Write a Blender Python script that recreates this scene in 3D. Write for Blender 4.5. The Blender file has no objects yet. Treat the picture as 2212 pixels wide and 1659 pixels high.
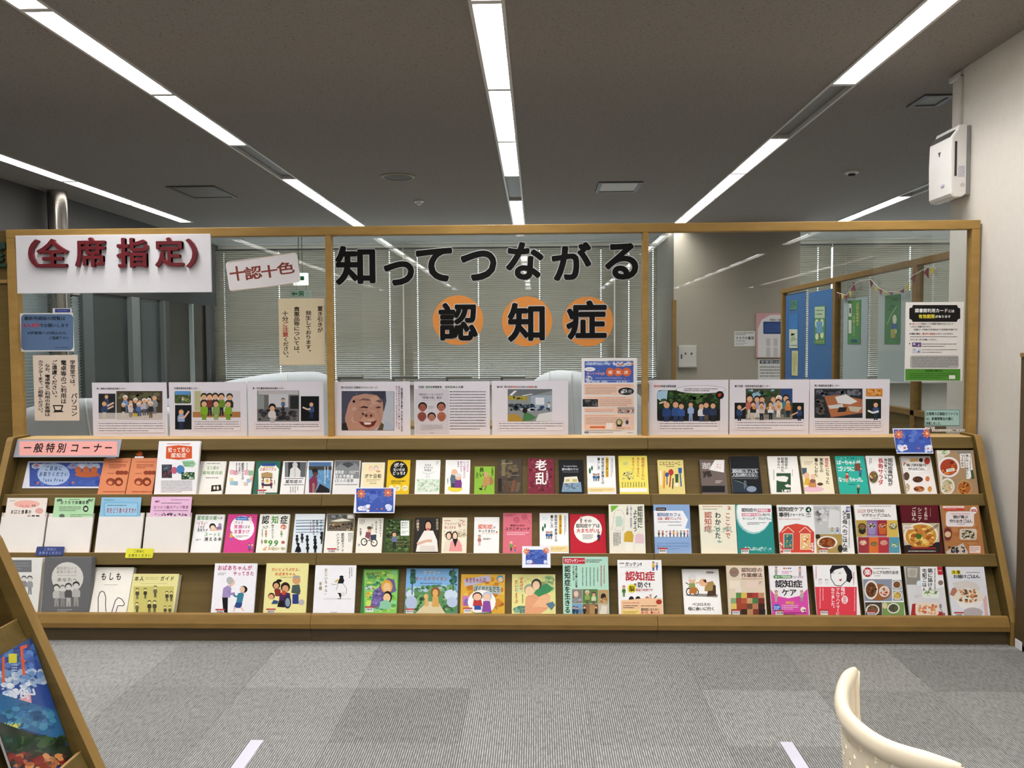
import bpy, bmesh, math, random
from mathutils import Vector, Matrix
rnd = random.Random(7)
scn = bpy.context.scene
COL = scn.collection

# ---------------------------------------------------------------- camera
F, YAW, PITCH, ROLL, EYE = 1790.0, .02979, .0472, -.00578, 1.5
UC, VC = 1106.0, 829.5
_f = Vector((-math.sin(YAW)*math.cos(PITCH), math.cos(YAW)*math.cos(PITCH), -math.sin(PITCH)))
_r = Vector((math.cos(YAW), math.sin(YAW), 0)); _u = _r.cross(_f)
CR = _r*math.cos(ROLL)+_u*math.sin(ROLL); CU = CR.cross(_f); CF = _f
CP = Vector((0, 0, EYE))
cam = bpy.data.cameras.new('camera'); cam.sensor_width = 36; cam.lens = 36*F/2212; cam.clip_start = .05
co = bpy.data.objects.new('camera', cam); COL.objects.link(co)
m = Matrix((CR, CU, -CF)).transposed().to_4x4(); m.translation = CP; co.matrix_world = m
scn.camera = co

# ---------------------------------------------------------------- world and exposure
w = bpy.data.worlds.new('daylight'); scn.world = w; w.use_nodes = True
bg = w.node_tree.nodes['Background']; bg.inputs[0].default_value = (.80, .90, 1, 1); bg.inputs[1].default_value = 7.5
vs = scn.view_settings; vs.view_transform = 'Standard'; vs.look = 'None'; vs.gamma = 1; vs.exposure = -0.1; vs.use_curve_mapping = False
scn.cycles.max_bounces = 6; scn.cycles.diffuse_bounces = 3; scn.cycles.glossy_bounces = 3; scn.cycles.transparent_max_bounces = 12
LAMP_W = 12.5      # watts of one ceiling fixture
LAMP_E = 16.0       # brightness of a lamp diffuser

# ---------------------------------------------------------------- geometry helpers
def ray(u, v): return CF + CR*((u-UC)/F) - CU*((v-VC)/F)
def ony(u, v, y): d = ray(u, v); return CP + d*(y/d.y)
def onz(u, v, z): d = ray(u, v); return CP + d*((z-EYE)/d.z)
def onx(u, v, x): d = ray(u, v); return CP + d*(x/d.x)
def onp(u, v, o, n): d = ray(u, v); return CP + d*((o-CP).dot(n)/d.dot(n))
def proj(p):
    q = p-CP; k = q.dot(CF); return UC+F*q.dot(CR)/k, VC-F*q.dot(CU)/k
def lin(h):
    c = [int(h[i:i+2], 16)/255 for i in (0, 2, 4)]
    return tuple(x/12.92 if x <= .04045 else ((x+.055)/1.055)**2.4 for x in c)

class MB:
    def __init__(s): s.V = []; s.F = []
    def add(s, V, Fs):
        k = len(s.V); s.V += [tuple(p) for p in V]; s.F += [tuple(i+k for i in f) for f in Fs]; return s
    def box(s, x0, y0, z0, x1, y1, z1, M=None):
        V = [Vector((x, y, z)) for z in (z0, z1) for y in (y0, y1) for x in (x0, x1)]
        if M: V = [M @ p for p in V]
        return s.add(V, [(0, 2, 3, 1), (4, 5, 7, 6), (0, 1, 5, 4), (2, 6, 7, 3), (0, 4, 6, 2), (1, 3, 7, 5)])
    def prism(s, P, a, b, fn):          # polygon P (2D) swept from a to b, fn(p,q,t) -> 3D
        n = len(P); V = [fn(p[0], p[1], t) for t in (a, b) for p in P]
        return s.add(V, [tuple(range(n))[::-1], tuple(range(n, 2*n))] + [(i, (i+1) % n, n+(i+1) % n, n+i) for i in range(n)])
    def tube(s, pts, r, n=10, closed=False, cap=True):
        pts = [Vector(p) for p in pts]; N = len(pts); V = []; up = None
        for i, p in enumerate(pts):
            a = pts[(i-1) % N] if (i or closed) else p; b = pts[(i+1) % N] if (i < N-1 or closed) else p
            d = (b-a).normalized()
            if up is None: up = d.orthogonal().normalized()
            up = (up-d*up.dot(d)).normalized(); q = d.cross(up)
            rr = r[i] if isinstance(r, (list, tuple)) else r
            for k in range(n):
                t = 2*math.pi*k/n; V.append(p+(up*math.cos(t)+q*math.sin(t))*rr)
        Fs = [(i*n+k, i*n+(k+1) % n, ((i+1) % N)*n+(k+1) % n, ((i+1) % N)*n+k) for i in range(N if closed else N-1) for k in range(n)]
        if cap and not closed: Fs += [tuple(range(n))[::-1], tuple((N-1)*n+k for k in range(n))]
        return s.add(V, Fs)
    def lathe(s, prof, c, n=24, axis='z'):
        V = []; N = len(prof)
        for (r, h) in prof:
            for k in range(n):
                t = 2*math.pi*k/n; V.append((c[0]+r*math.cos(t), c[1]+r*math.sin(t), c[2]+h))
        Fs = [(i*n+k, i*n+(k+1) % n, (i+1)*n+(k+1) % n, (i+1)*n+k) for i in range(N-1) for k in range(n)]
        Fs += [tuple(range(n))[::-1], tuple((N-1)*n+k for k in range(n))]
        return s.add(V, Fs)
    def grid(s, fn, nu, nv, closed=False):
        V = [fn(i/nu, j/nv) for j in range(nv+1) for i in range(nu+1)]
        return s.add(V, [(j*(nu+1)+i, j*(nu+1)+i+1, (j+1)*(nu+1)+i+1, (j+1)*(nu+1)+i) for j in range(nv) for i in range(nu)])
    def build(s, name, mt, parent=None, bevel=0, smooth=False, solid=0, local=True):
        me = bpy.data.meshes.new(name); me.from_pydata(s.V, [], s.F); me.update()
        if mt: me.materials.append(mt)
        if smooth: me.shade_smooth()
        return obj(name, me, parent, bevel, solid)
def obj(name, me, parent=None, bevel=0, solid=0):
    o = bpy.data.objects.new(name, me); COL.objects.link(o)
    if parent is not None: o.parent = parent
    if solid: md = o.modifiers.new('s', 'SOLIDIFY'); md.thickness = solid; md.offset = 0
    if bevel: md = o.modifiers.new('b', 'BEVEL'); md.width = bevel; md.segments = 2; md.limit_method = 'ANGLE'
    return o
def tag(o, label=None, cat=None, group=None, kind=None):
    for k, v in (('label', label), ('category', cat), ('group', group), ('kind', kind)):
        if v: o[k] = v
    return o
def thing(name, label, cat, M=None, group=None):
    o = bpy.data.objects.new(name, None); o.empty_display_size = .05; COL.objects.link(o)
    if M is not None: o.matrix_world = M if isinstance(M, Matrix) else Matrix.Translation(M)
    return tag(o, label, cat, group)

# ---------------------------------------------------------------- materials
MATS = {}
def mat(name, col, rough=.5, var=.0, scale=8, bump=0, metal=0, stretch=None, emit=0, spec=None, alt=None):
    if name in MATS: return MATS[name]
    mt = bpy.data.materials.new(name); mt.use_nodes = True; nt = mt.node_tree; N = nt.nodes; b = N['Principled BSDF']
    c = lin(col); b.inputs['Base Color'].default_value = (*c, 1); b.inputs['Roughness'].default_value = rough; b.inputs['Metallic'].default_value = metal
    if spec is not None: b.inputs['Specular IOR Level'].default_value = spec
    if emit: b.inputs['Emission Color'].default_value = (*c, 1); b.inputs['Emission Strength'].default_value = emit
    if var or bump:
        tc = N.new('ShaderNodeTexCoord'); mp = N.new('ShaderNodeMapping'); nz = N.new('ShaderNodeTexNoise'); nz.inputs['Scale'].default_value = scale; nz.inputs['Detail'].default_value = 6
        if stretch: mp.inputs['Scale'].default_value = stretch
        nt.links.new(tc.outputs['Object'], mp.inputs['Vector']); nt.links.new(mp.outputs[0], nz.inputs['Vector'])
        if var:
            cr = N.new('ShaderNodeValToRGB'); d = lin(alt) if alt else tuple(x*(1-var) for x in c)
            cr.color_ramp.elements[0].position = .3; cr.color_ramp.elements[1].position = .7
            cr.color_ramp.elements[0].color = (*d, 1); cr.color_ramp.elements[1].color = (*(min(1, x*(1+var*.5)) for x in c), 1)
            nt.links.new(nz.outputs['Fac'], cr.inputs[0]); nt.links.new(cr.outputs[0], b.inputs['Base Color'])
        if bump:
            bp = N.new('ShaderNodeBump'); bp.inputs['Strength'].default_value = bump; bp.inputs['Distance'].default_value = .002
            nt.links.new(nz.outputs['Fac'], bp.inputs['Height']); nt.links.new(bp.outputs[0], b.inputs['Normal'])
    MATS[name] = mt; return mt
WOOD = mat('oak_veneer', '66532a', .55, .16, 5, .08, stretch=(.6, 9, 9), spec=.22)
WOODE = mat('oak_edge', '92733f', .5, .14, 6, .05, stretch=(4, 4, .8), spec=.3)
WOODD = mat('oak_plinth', '54432a', .55, .15, 5, .06, stretch=(.6, 9, 9))
FRAME = mat('oak_frame', '846634', .5, .14, 6, .05, stretch=(1, 4, 4), spec=.25)
RAILM = mat('oak_partition', 'a98549', .5, .14, 6, .05, stretch=(1, 4, 4), spec=.25)
WALL = mat('wall_paint', 'd9d3ca', .75, .03, 30, .12)
BEIGE = mat('beige_wall_paint', '9c9386', .8, .03, 30, .1)
GREYW = mat('grey_wall_panel', '4a4946', .6, .05, 6)
WHITE = mat('white_plastic', 'e6e3df', .35, .02, 20)
CREAM = mat('cream_plastic', 'eadcc2', .38, .03, 12)
STEEL = mat('stainless_steel', 'b9b4ac', .22, .05, 30, metal=1, stretch=(20, 20, .4))
DARKM = mat('dark_metal', '34322f', .4, .1, 20)
GREYM = mat('grey_metal', '8d8c88', .4, .05, 20)
PAPER = mat('white_paper', 'efedf0', .6, .015, 25)
PAGES = mat('page_edges', 'e9e2d3', .8, .1, 60, stretch=(1, 1, 12))
TRIM = mat('white_trim', 'c9c5bf', .45, .03, 20)

def print_material():
    mt = bpy.data.materials.new('printed_ink'); mt.use_nodes = True; nt = mt.node_tree; b = nt.nodes['Principled BSDF']
    a = nt.nodes.new('ShaderNodeAttribute'); a.attribute_name = 'ink'
    tc = nt.nodes.new('ShaderNodeTexCoord'); nz = nt.nodes.new('ShaderNodeTexNoise'); nz.inputs['Scale'].default_value = 90; nz.inputs['Detail'].default_value = 3
    mx = nt.nodes.new('ShaderNodeMixRGB'); mx.blend_type = 'OVERLAY'; mx.inputs[0].default_value = .05
    nt.links.new(tc.outputs['Object'], nz.inputs['Vector']); nt.links.new(a.outputs['Color'], mx.inputs[1]); nt.links.new(nz.outputs['Fac'], mx.inputs[2])
    nt.links.new(mx.outputs[0], b.inputs['Base Color']); b.inputs['Roughness'].default_value = .5; b.inputs['Specular IOR Level'].default_value = .14
    return mt
INK = print_material()

def ceiling_material():
    mt = bpy.data.materials.new('rock_wool_ceiling'); mt.use_nodes = True; nt = mt.node_tree; b = nt.nodes['Principled BSDF']; N = nt.nodes
    tc = N.new('ShaderNodeTexCoord'); v = N.new('ShaderNodeTexNoise'); v.inputs['Scale'].default_value = 95; v.inputs['Detail'].default_value = 2
    mp = N.new('ShaderNodeMapping'); mp.inputs['Scale'].default_value = (.7, 1.6, 1)
    cr = N.new('ShaderNodeValToRGB'); cr.color_ramp.elements[0].position = .30; cr.color_ramp.elements[1].position = .41
    c = lin('938d87'); cr.color_ramp.elements[0].color = (c[0]*.45, c[1]*.45, c[2]*.45, 1); cr.color_ramp.elements[1].color = (*c, 1)
    nt.links.new(tc.outputs['Object'], mp.inputs[0]); nt.links.new(mp.outputs[0], v.inputs['Vector']); nt.links.new(v.outputs['Fac'], cr.inputs[0]); nt.links.new(cr.outputs[0], b.inputs['Base Color'])
    b.inputs['Roughness'].default_value = .95; b.inputs['Specular IOR Level'].default_value = .1
    return mt
CEIL = ceiling_material()

def carpet_material():
    mt = bpy.data.materials.new('ribbed_carpet'); mt.use_nodes = True; nt = mt.node_tree; b = nt.nodes['Principled BSDF']; N = nt.nodes
    g = N.new('ShaderNodeNewGeometry'); oi = N.new('ShaderNodeObjectInfo')
    wv = N.new('ShaderNodeTexWave'); wv.inputs['Scale'].default_value = 36; wv.inputs['Distortion'].default_value = .7; wv.inputs['Detail'].default_value = 2; wv.inputs['Detail Scale'].default_value = 3
    nz = N.new('ShaderNodeTexNoise'); nz.inputs['Scale'].default_value = 120; nz.inputs['Detail'].default_value = 3
    mp = N.new('ShaderNodeMapping'); mp.inputs['Scale'].default_value = (1, .25, 1)
    n2 = N.new('ShaderNodeTexNoise'); n2.inputs['Scale'].default_value = 2.2
    nt.links.new(g.outputs['Position'], wv.inputs['Vector']); nt.links.new(g.outputs['Position'], mp.inputs[0]); nt.links.new(mp.outputs[0], nz.inputs['Vector']); nt.links.new(g.outputs['Position'], n2.inputs['Vector'])
    mu = N.new('ShaderNodeMath'); mu.operation = 'MULTIPLY'; nt.links.new(wv.outputs['Fac'], mu.inputs[0]); nt.links.new(nz.outputs['Fac'], mu.inputs[1])
    cr = N.new('ShaderNodeValToRGB'); cr.color_ramp.elements[0].position = .12; cr.color_ramp.elements[1].position = .55
    cr.color_ramp.elements[0].color = (*lin('5e5d5a'), 1); cr.color_ramp.elements[1].color = (*lin('a4a4a2'), 1)
    nt.links.new(mu.outputs[0], cr.inputs[0])
    m1 = N.new('ShaderNodeMixRGB'); m1.blend_type = 'MULTIPLY'; m1.inputs[0].default_value = 1; nt.links.new(cr.outputs[0], m1.inputs[1]); nt.links.new(oi.outputs['Color'], m1.inputs[2])
    m2 = N.new('ShaderNodeMixRGB'); m2.blend_type = 'OVERLAY'; m2.inputs[0].default_value = .10; nt.links.new(m1.outputs[0], m2.inputs[1]); nt.links.new(n2.outputs['Fac'], m2.inputs[2])
    nt.links.new(m2.outputs[0], b.inputs['Base Color']); b.inputs['Roughness'].default_value = .95; b.inputs['Specular IOR Level'].default_value = .1
    bp = N.new('ShaderNodeBump'); bp.inputs['Strength'].default_value = .5; bp.inputs['Distance'].default_value = .003
    nt.links.new(mu.outputs[0], bp.inputs['Height']); nt.links.new(bp.outputs[0], b.inputs['Normal'])
    return mt
CARPET = carpet_material()

def glass_material(name, tint, ior=1.45, rough=0.0, mixw=None):
    # clear sheet: sees straight through, mirrors by Fresnel
    mt = bpy.data.materials.new(name); mt.use_nodes = True; nt = mt.node_tree; N = nt.nodes
    N.remove(N['Principled BSDF']); out = N['Material Output']
    t = N.new('ShaderNodeBsdfTransparent'); t.inputs[0].default_value = (*tint, 1)
    g = N.new('ShaderNodeBsdfGlossy'); g.inputs['Roughness'].default_value = rough
    lw = N.new('ShaderNodeLayerWeight'); lw.inputs[0].default_value = .5; pw = N.new('ShaderNodeMath'); pw.operation = 'POWER'; pw.inputs[1].default_value = 5
    ma = N.new('ShaderNodeMath'); ma.operation = 'MULTIPLY_ADD'; f0 = ((ior-1)/(ior+1))**2; ma.inputs[1].default_value = 1-f0; ma.inputs[2].default_value = f0
    nt.links.new(lw.outputs['Facing'], pw.inputs[0]); nt.links.new(pw.outputs[0], ma.inputs[0])
    mx = N.new('ShaderNodeMixShader'); nt.links.new(ma.outputs[0], mx.inputs[0]); nt.links.new(t.outputs[0], mx.inputs[1]); nt.links.new(g.outputs[0], mx.inputs[2])
    nt.links.new(mx.outputs[0], out.inputs[0])
    return mt
GLASS = glass_material('clear_glass', (.93, .95, .94))

# ---------------------------------------------------------------- printed matter
CROPS = {'c1': (0, 930, 3.95), 'c2': (400, 950, 3.95), 'c3': (880, 950, 3.95), 'c4': (1300, 950, 3.95), 'c5': (1652, 930, 3.95),
         'g1': (0, 480, 3.457), 'g2': (440, 480, 3.457), 'g3': (900, 480, 3.457), 'g4': (1360, 480, 3.457), 'g5': (1652, 480, 3.457),
         'p1': (180, 810, 4.096), 'p2': (700, 810, 4.096), 'p3': (1390, 810, 4.096), 'f': (1240, 760, 8.731), 'k': (1930, 630, 5.027), 'n': (30, 620, 5.027), 'px': (0, 0, 1), 'm': (0, 1150, 3.26), 'a': (1900, 150, 4.74)}
PRINTS = []
class Print:
    """flat printed artwork on a sheet or cover: origin O, axes ex (right) and ey (up), all in world space"""
    def __init__(s, O, ex, ey, crop, text, parent, inv, name='cover_print', clip=None, lift=.0002):
        s.O, s.ex, s.ey, s.n = O, ex, ey, ex.cross(ey); s.crop = CROPS[crop]; s.text = text; s.parent = parent; s.inv = inv
        s.name = name; s.V = []; s.F = []; s.C = []; s.k = 0; s.clip = clip; s.lift = lift; s.rnd = random.Random(len(PRINTS)*13+5)
        PRINTS.append(s)
    def L(s, x, y):
        ox, oy, sc = s.crop; p = onp(ox+x/sc, oy+y/sc, s.O, s.n)-s.O
        a, b = p.dot(s.ex), p.dot(s.ey)
        if s.clip: a = min(max(a, s.clip[0]), s.clip[2]); b = min(max(b, s.clip[1]), s.clip[3])
        return a, b
    def poly(s, P, col, dz=0):
        z = s.lift+.00002*s.k+dz; i = len(s.V); s.V += [(a, b, z) for a, b in P]; s.F.append(tuple(range(i, i+len(P)))); s.C += [lin(col)]*len(P)
    def wpoly(s, P, col, dz=0): s.poly([s.L(*p) for p in P], col, dz)
    def rect(s, x0, y0, x1, y1, col, dz=0): s.wpoly([(x0, y1), (x1, y1), (x1, y0), (x0, y0)], col, dz)
    def ell(s, x0, y0, x1, y1, col, n=20, dz=0, a0=0, a1=2*math.pi):
        cx, cy, rx, ry = (x0+x1)/2, (y0+y1)/2, abs(x1-x0)/2, abs(y1-y0)/2
        s.wpoly([(cx+rx*math.cos(a0+(a1-a0)*i/n), cy-ry*math.sin(a0+(a1-a0)*i/n)) for i in range(n if a1-a0 > 6.2 else n+1)], col, dz)
    def rrect(s, x0, y0, x1, y1, col, r):
        P = []
        for cx, cy, a in ((x1-r, y0+r, 0), (x0+r, y0+r, 90), (x0+r, y1-r, 180), (x1-r, y1-r, 270)):
            for i in range(5): t = math.radians(a+22.5*i); P.append((cx+r*math.cos(t), cy-r*math.sin(t)))
        s.wpoly(P, col)
    def stroke(s, P, w, col):
        for (a, b), (c, d) in zip(P, P[1:]):
            l = math.hypot(c-a, d-b) or 1; nx, ny = -(d-b)/l*w/2, (c-a)/l*w/2
            s.wpoly([(a+nx, b+ny), (a-nx, b-ny), (c-nx, d-ny), (c+nx, d+ny)], col)
    def glyph(s, G, ch, wt, x0, y0, x1, y1, col, rot=False):
        if ch in ' _': return
        V, Fs, bb = G[(ch, wt)]
        if not V: return
        ax, ay = s.L(x0, y1); bx, by = s.L(x1, y0); i = len(s.V); z = s.lift+.00002*s.k; c = lin(col)
        wide = ord(ch) > 0x2E80
        lo, hi = (0, 1) if wide else (bb[0]-.03, bb[2]+.03)
        for x, y, dz in V:
            p, q = (x-lo)/(hi-lo), y+.12
            if rot: p, q = q, 1-p
            elif rot is None: p, q = p+.55, q+.5
            s.V.append((ax+(bx-ax)*p, ay+(by-ay)*q, z+dz))
        s.F += [tuple(k+i for k in f) for f in Fs]; s.C += [c]*len(V)
    def lines(self):
        for ln in self.text.strip().split('\n'):
            ln = ln.strip()
            if ln: yield ln.split()
    def chars(s):
        for t in s.lines():
            if t[0] in 'hv':
                for ch in t[7]: yield ch, int(t[6])
    def make(s, G):
        for t in s.lines():
            s.k += 3 if (t[0] in 'hv' and t[6] != '0') else 1; op = t[0]; R = s.rnd
            def fl(a, b): return [float(q) for q in t[a:b]]
            if op == 'r': s.rect(*fl(1, 5), t[5])
            elif op == 'o': s.ell(*fl(1, 5), t[5])
            elif op == 'q': s.rrect(*fl(1, 5), t[5], float(t[6]))
            elif op == 'p': s.wpoly([tuple(map(float, q.split(','))) for q in t[2:]], t[1])
            elif op == 's': s.stroke([tuple(map(float, q.split(','))) for q in t[3:]], float(t[2]), t[1])
            elif op == 'h':
                x0, y0, x1, y1 = fl(1, 5); A = [1 if ord(c) > 0x2E80 else (.35 if c in "il1!.,'・ _" else .6) for c in t[7]]; k = (x1-x0)/sum(A); x = x0
                for c, a in zip(t[7], A): s.glyph(G, c, int(t[6]), x, y0, x+a*k, y1, t[5]); x += a*k
            elif op == 'v':
                x0, y0, x1, y1 = fl(1, 5); k = (y1-y0)/len(t[7])
                for i, c in enumerate(t[7]): s.glyph(G, c, int(t[6]), x0, y0+i*k, x1, y0+(i+1)*k, t[5], True if c in 'ー（）「」～…' else (None if c in '、。' else False))
            elif op in 'lL':
                x0, y0, x1, y1 = fl(1, 5); n = int(t[5]); hz = op == 'l'; A0, A1, B0, B1 = (x0, x1, y0, y1) if hz else (y0, y1, x0, x1)
                d = (B1-B0)/n; tk = min(d*.55, 9)
                for i in range(n):
                    a = A0; end = A1 if (i < n-1 or n == 1) else A0+(A1-A0)*R.uniform(.5, .9); b = B0+d*(i+.5)
                    while a < end-2:
                        e = min(end, a+tk*R.uniform(.5, 1.1)); h = tk*R.uniform(.35, .5)
                        if hz: s.rect(a, b-h, e, b+h, t[6])
                        else: s.rect(b-h, a, b+h, e, t[6])
                        a = e+tk*R.uniform(.2, .5)
            elif op == 'n':
                x0, y0, x1, y1 = fl(1, 5); cs = t[7].split(','); sz = float(t[6])
                for i in range(int(t[5])):
                    r = sz*R.uniform(.5, 1.2); rx = min(r, (x1-x0)/2); ry = min(r*R.uniform(.5, 1), (y1-y0)/2); cx = R.uniform(x0+rx, x1-rx); cy = R.uniform(y0+ry, y1-ry); a = R.uniform(0, 6)
                    s.wpoly([(cx+rx*math.cos(a+q*.8976)*R.uniform(.75, 1), cy+ry*math.sin(a+q*.8976)*R.uniform(.75, 1)) for q in range(7)], R.choice(cs), (i % 9)*.000002)
            elif op == 'm':      # little figure: cx top height shirt hair legs [skin]
                cx, y, h = fl(1, 4); sh, ha, le = t[4:7]; sk = t[7] if len(t) > 7 else 'd9a884'; hd = h*.135
                s.wpoly([(cx-h*.09, y+h*.6), (cx+h*.09, y+h*.6), (cx+h*.1, y+h), (cx+h*.02, y+h), (cx, y+h*.72), (cx-h*.02, y+h), (cx-h*.1, y+h)][::-1], le); s.k += 1
                s.wpoly([(cx-h*.16, y+h*.62), (cx+h*.16, y+h*.62), (cx+h*.17, y+h*.4), (cx+h*.09, y+h*.27), (cx-h*.09, y+h*.27), (cx-h*.17, y+h*.4)], sh); s.k += 1
                s.ell(cx-hd*1.08, y-.02*h, cx+hd*1.08, y+h*.25, ha, 14); s.k += 1
                s.ell(cx-hd*.86, y+.06*h, cx+hd*.86, y+h*.3, sk, 14)
            elif op == 'f':      # head: cx cy r skin hair
                cx, cy, r = fl(1, 4); sk, ha = t[4:6]
                s.ell(cx-r*1.1, cy-r*1.25, cx+r*1.1, cy+r*.9, ha, 16); s.k += 1
                s.ell(cx-r*.86, cy-r*.85, cx+r*.86, cy+r*1.1, sk, 16); s.k += 1
                for dx in (-.35, .35): s.ell(cx+r*dx-r*.1, cy-.05*r, cx+r*dx+r*.1, cy+r*.12, '2a2220', 8)
                s.ell(cx-r*.25, cy+r*.5, cx+r*.25, cy+r*.66, '9a4a44', 8)
            elif op == 'b':      # dish: box rim food
                x0, y0, x1, y1 = fl(1, 5); rim = t[5]; fd = t[6].split(','); s.ell(x0, y0, x1, y1, rim, 26); s.k += 1
                ax, ay = (x1-x0)*.1, (y1-y0)*.1; s.ell(x0+ax, y0+ay, x1-ax, y1-ay, fd[0], 22); s.k += 1
                cx, cy, rx, ry = (x0+x1)/2, (y0+y1)/2, (x1-x0)*.36, (y1-y0)*.36
                for i in range(16 if len(fd) > 1 else 0):
                    a = R.uniform(0, 6.28); q = R.uniform(0, 1)**.5; g = rx*R.uniform(.14, .32); px, py = cx+rx*q*math.cos(a), cy+ry*q*math.sin(a)
                    s.wpoly([(px+g*math.cos(z*1.047), py+g*.75*math.sin(z*1.047)) for z in range(6)], fd[1+i % (len(fd)-1)], i*.000001)
            elif op == 'k':      # library barcode label
                x, y = fl(1, 3); s.rect(x, y, x+80, y+12, 'b53a3a'); s.rect(x+8, y+12, x+72, y+46, 'e8e4e2'); s.k += 1
                a = x+14
                while a < x+66: b = a+R.choice((1.5, 2.5, 4)); s.rect(a, y+16, b, y+34, '4a4646'); a = b+R.choice((1.5, 2.5))
            else: raise ValueError(t)
        me = bpy.data.meshes.new(s.name); me.from_pydata(s.V, [], s.F)
        at = me.color_attributes.new('ink', 'FLOAT_COLOR', 'POINT'); fl = []
        for c in s.C: fl += [*c, 1]
        at.data.foreach_set('color', fl); me.materials.append(INK); me.update()
        o = obj(s.name, me, s.parent); M = Matrix((s.ex, s.ey, s.n)).transposed().to_4x4(); M.translation = s.O
        o.matrix_parent_inverse = Matrix.Identity(4); o.matrix_basis = s.inv @ M
WTS = {0: 0.0, 1: .012, 2: .024, 3: .036}
def make_glyphs(keys, extrude=0, res=2):
    obs = []
    for ch, wt in keys:
        c = bpy.data.curves.new('g', 'FONT'); c.body = ch; c.size = 1; c.resolution_u = res; c.fill_mode = 'BOTH' if extrude else 'FRONT'; c.extrude = extrude
        o = bpy.data.objects.new('g', c); COL.objects.link(o); obs.append(o)
    dg = bpy.context.evaluated_depsgraph_get(); dg.update(); out = {}
    for key, o in zip(keys, obs):
        e = o.evaluated_get(dg); me = e.to_mesh(); V = [tuple(v.co) for v in me.vertices]
        Fs = [tuple(p.vertices) for p in me.polygons]; r = WTS.get(wt, wt); n0 = len(V)
        if r and V:      # bolder strokes: the outline stamped around a small circle
            B = V; nd = 4 if r < .02 else 8; V = []; F0 = Fs; Fs = []
            for q in range(nd):
                a = 2*math.pi*(q+.5)/nd; V += [(x+r*math.cos(a), y+r*math.sin(a), z+(q*.0006 if extrude > .1 else q*5e-6)*(1 if z >= 0 else -1)) for x, y, z in B]; Fs += [tuple(i+q*n0 for i in f) for f in F0]
        xs = [v[0] for v in V] or [0]; ys = [v[1] for v in V] or [0]
        out[key] = (V, Fs, (min(xs), min(ys), max(xs), max(ys))); e.to_mesh_clear()
    for o in obs: c = o.data; bpy.data.objects.remove(o); bpy.data.curves.remove(c)
    return out
# ================================================================ the room
CZ = 3.04
WX = 2.412
def struct(name, mb, mt, bevel=0): return tag(mb.build(name, mt, None, bevel), kind='structure')
floor = struct('floor', MB().box(-4.95, -14, -.1, 9, 12.7, -.003), CARPET); floor.color = (1, 1, 1, 1)
tile_me = bpy.data.meshes.new('carpet_tile'); tb = MB().box(-.2494, -.2494, -.003, .2494, .2494, 0); tile_me.from_pydata(tb.V, [], tb.F); tile_me.materials.append(CARPET)
TONES = {4.05: [1]*13, 3.55: [1.05, 1.08, 1.1, 1.0, 1.12, 1.02, .98, .97, .93, 1.0, .86, .82, .95],
         3.05: [1.05, 1.06, 1.06, .95, 1.0, .88, 1.0, .98, 1.08, .92, .98, 1, 1], 2.55: [1, 1, 1, .95, 1.0, .96, 1.0, 1.04, .93, 1.0, .97, 1, 1], 2.05: [1]*13, 1.55: [1, .95, 1.02, 1, .96, 1, 1, .97, 1, 1.03, 1, 1, 1]}
for y0, row in TONES.items():
    for i, tn in enumerate(row):
        o = obj('carpet_tile', tile_me, floor); o.location = (-3.295+.5*i+.25, y0+.25, 0); tn = 1+(tn-1)*1.4; o.color = (tn, tn, tn*(1.0 if i < 9 else .985), 1)
SX = [-4.32, -2.271, -.2177, 1.831, 3.88, 5.93]; HW = .0825
cb = MB(); xs = [-4.95]
for x in SX: xs += [x-HW, x+HW]
xs += [9]
for a, b in zip(xs[::2], xs[1::2]): cb.box(a, -14, CZ, b, 12.7, CZ+.1)
cb.box(-4.95, -14, CZ+.14, 9, 12.7, CZ+.2); cb.box(-4.32-HW, 10.215, CZ, -4.32+HW, 12.7, CZ+.1)
for x in SX[1:]: cb.box(x-HW, 11.5, CZ, x+HW, 12.7, CZ+.1)
struct('ceiling', cb, CEIL)
struct('wall_right', MB().box(WX, 3.2, -.003, 9, 4.94, CZ), WALL)
struct('wall_front', MB().box(-4.95, -14.2, -.003, 9, -14, CZ), WALL)
struct('wall_side', MB().box(9, -14, -.003, 9.2, 12.7, CZ), WALL)
struct('wall_left', MB().box(-5.1, -14, -.003, -4.9, 12.7, CZ), GREYW)
# back wall: parapet and header around the window band
bw = MB().box(-4.95, 12.6, -.003, 9, 12.8, .93).box(-4.95, 12.6, CZ-.06, 9, 12.8, CZ)
for x in (-4.9, -2.0, 1.19, 4.6, 7.4): bw.box(x-.05, 12.6, .93, x+.05, 12.8, CZ-.06)
struct('wall_back', bw, WALL)
struct('trim_1', MB().box(-4.9, 12.42, .9, 9, 12.6, .94), WHITE, .004)     # window sill
WINX = [-4.85, -2.05, 1.14, 4.55, 7.35]
for i, (a, b) in enumerate(((-4.85, -2.05), (-1.95, 1.14), (1.24, 4.55), (4.65, 7.35))):
    wn = tag(bpy.data.objects.new('window_%d' % (i+1), None), kind='structure'); COL.objects.link(wn)
    MB().box(a, 12.69, .94, b, 12.696, CZ-.06).build('window_pane', GLASS, wn)
    fr = MB().box(a, 12.66, .93, b, 12.72, .98).box(a, 12.66, CZ-.1, b, 12.72, CZ-.06).box(a, 12.66, .98, a+.05, 12.72, CZ-.1).box(b-.05, 12.66, .98, b, 12.72, CZ-.1)
    fr.build('window_frame', GREYM, wn)
# pillar between the windows
PL, PR = ony(1455, 700, 11).x, ony(1727, 700, 11).x
struct('wall_pillar', MB().box(PL, 11, -.003, PR, 12.6, CZ), BEIGE)
tag(MB().box(PL-.03, 10.9, -.003, PL+.02, 11.0, ony(1456, 648, 10.9).z).build('wooden_corner_guard', FRAME, None, .003), 'narrow brown wooden edge strip at the left corner of the beige pillar', 'corner guard')

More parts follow.
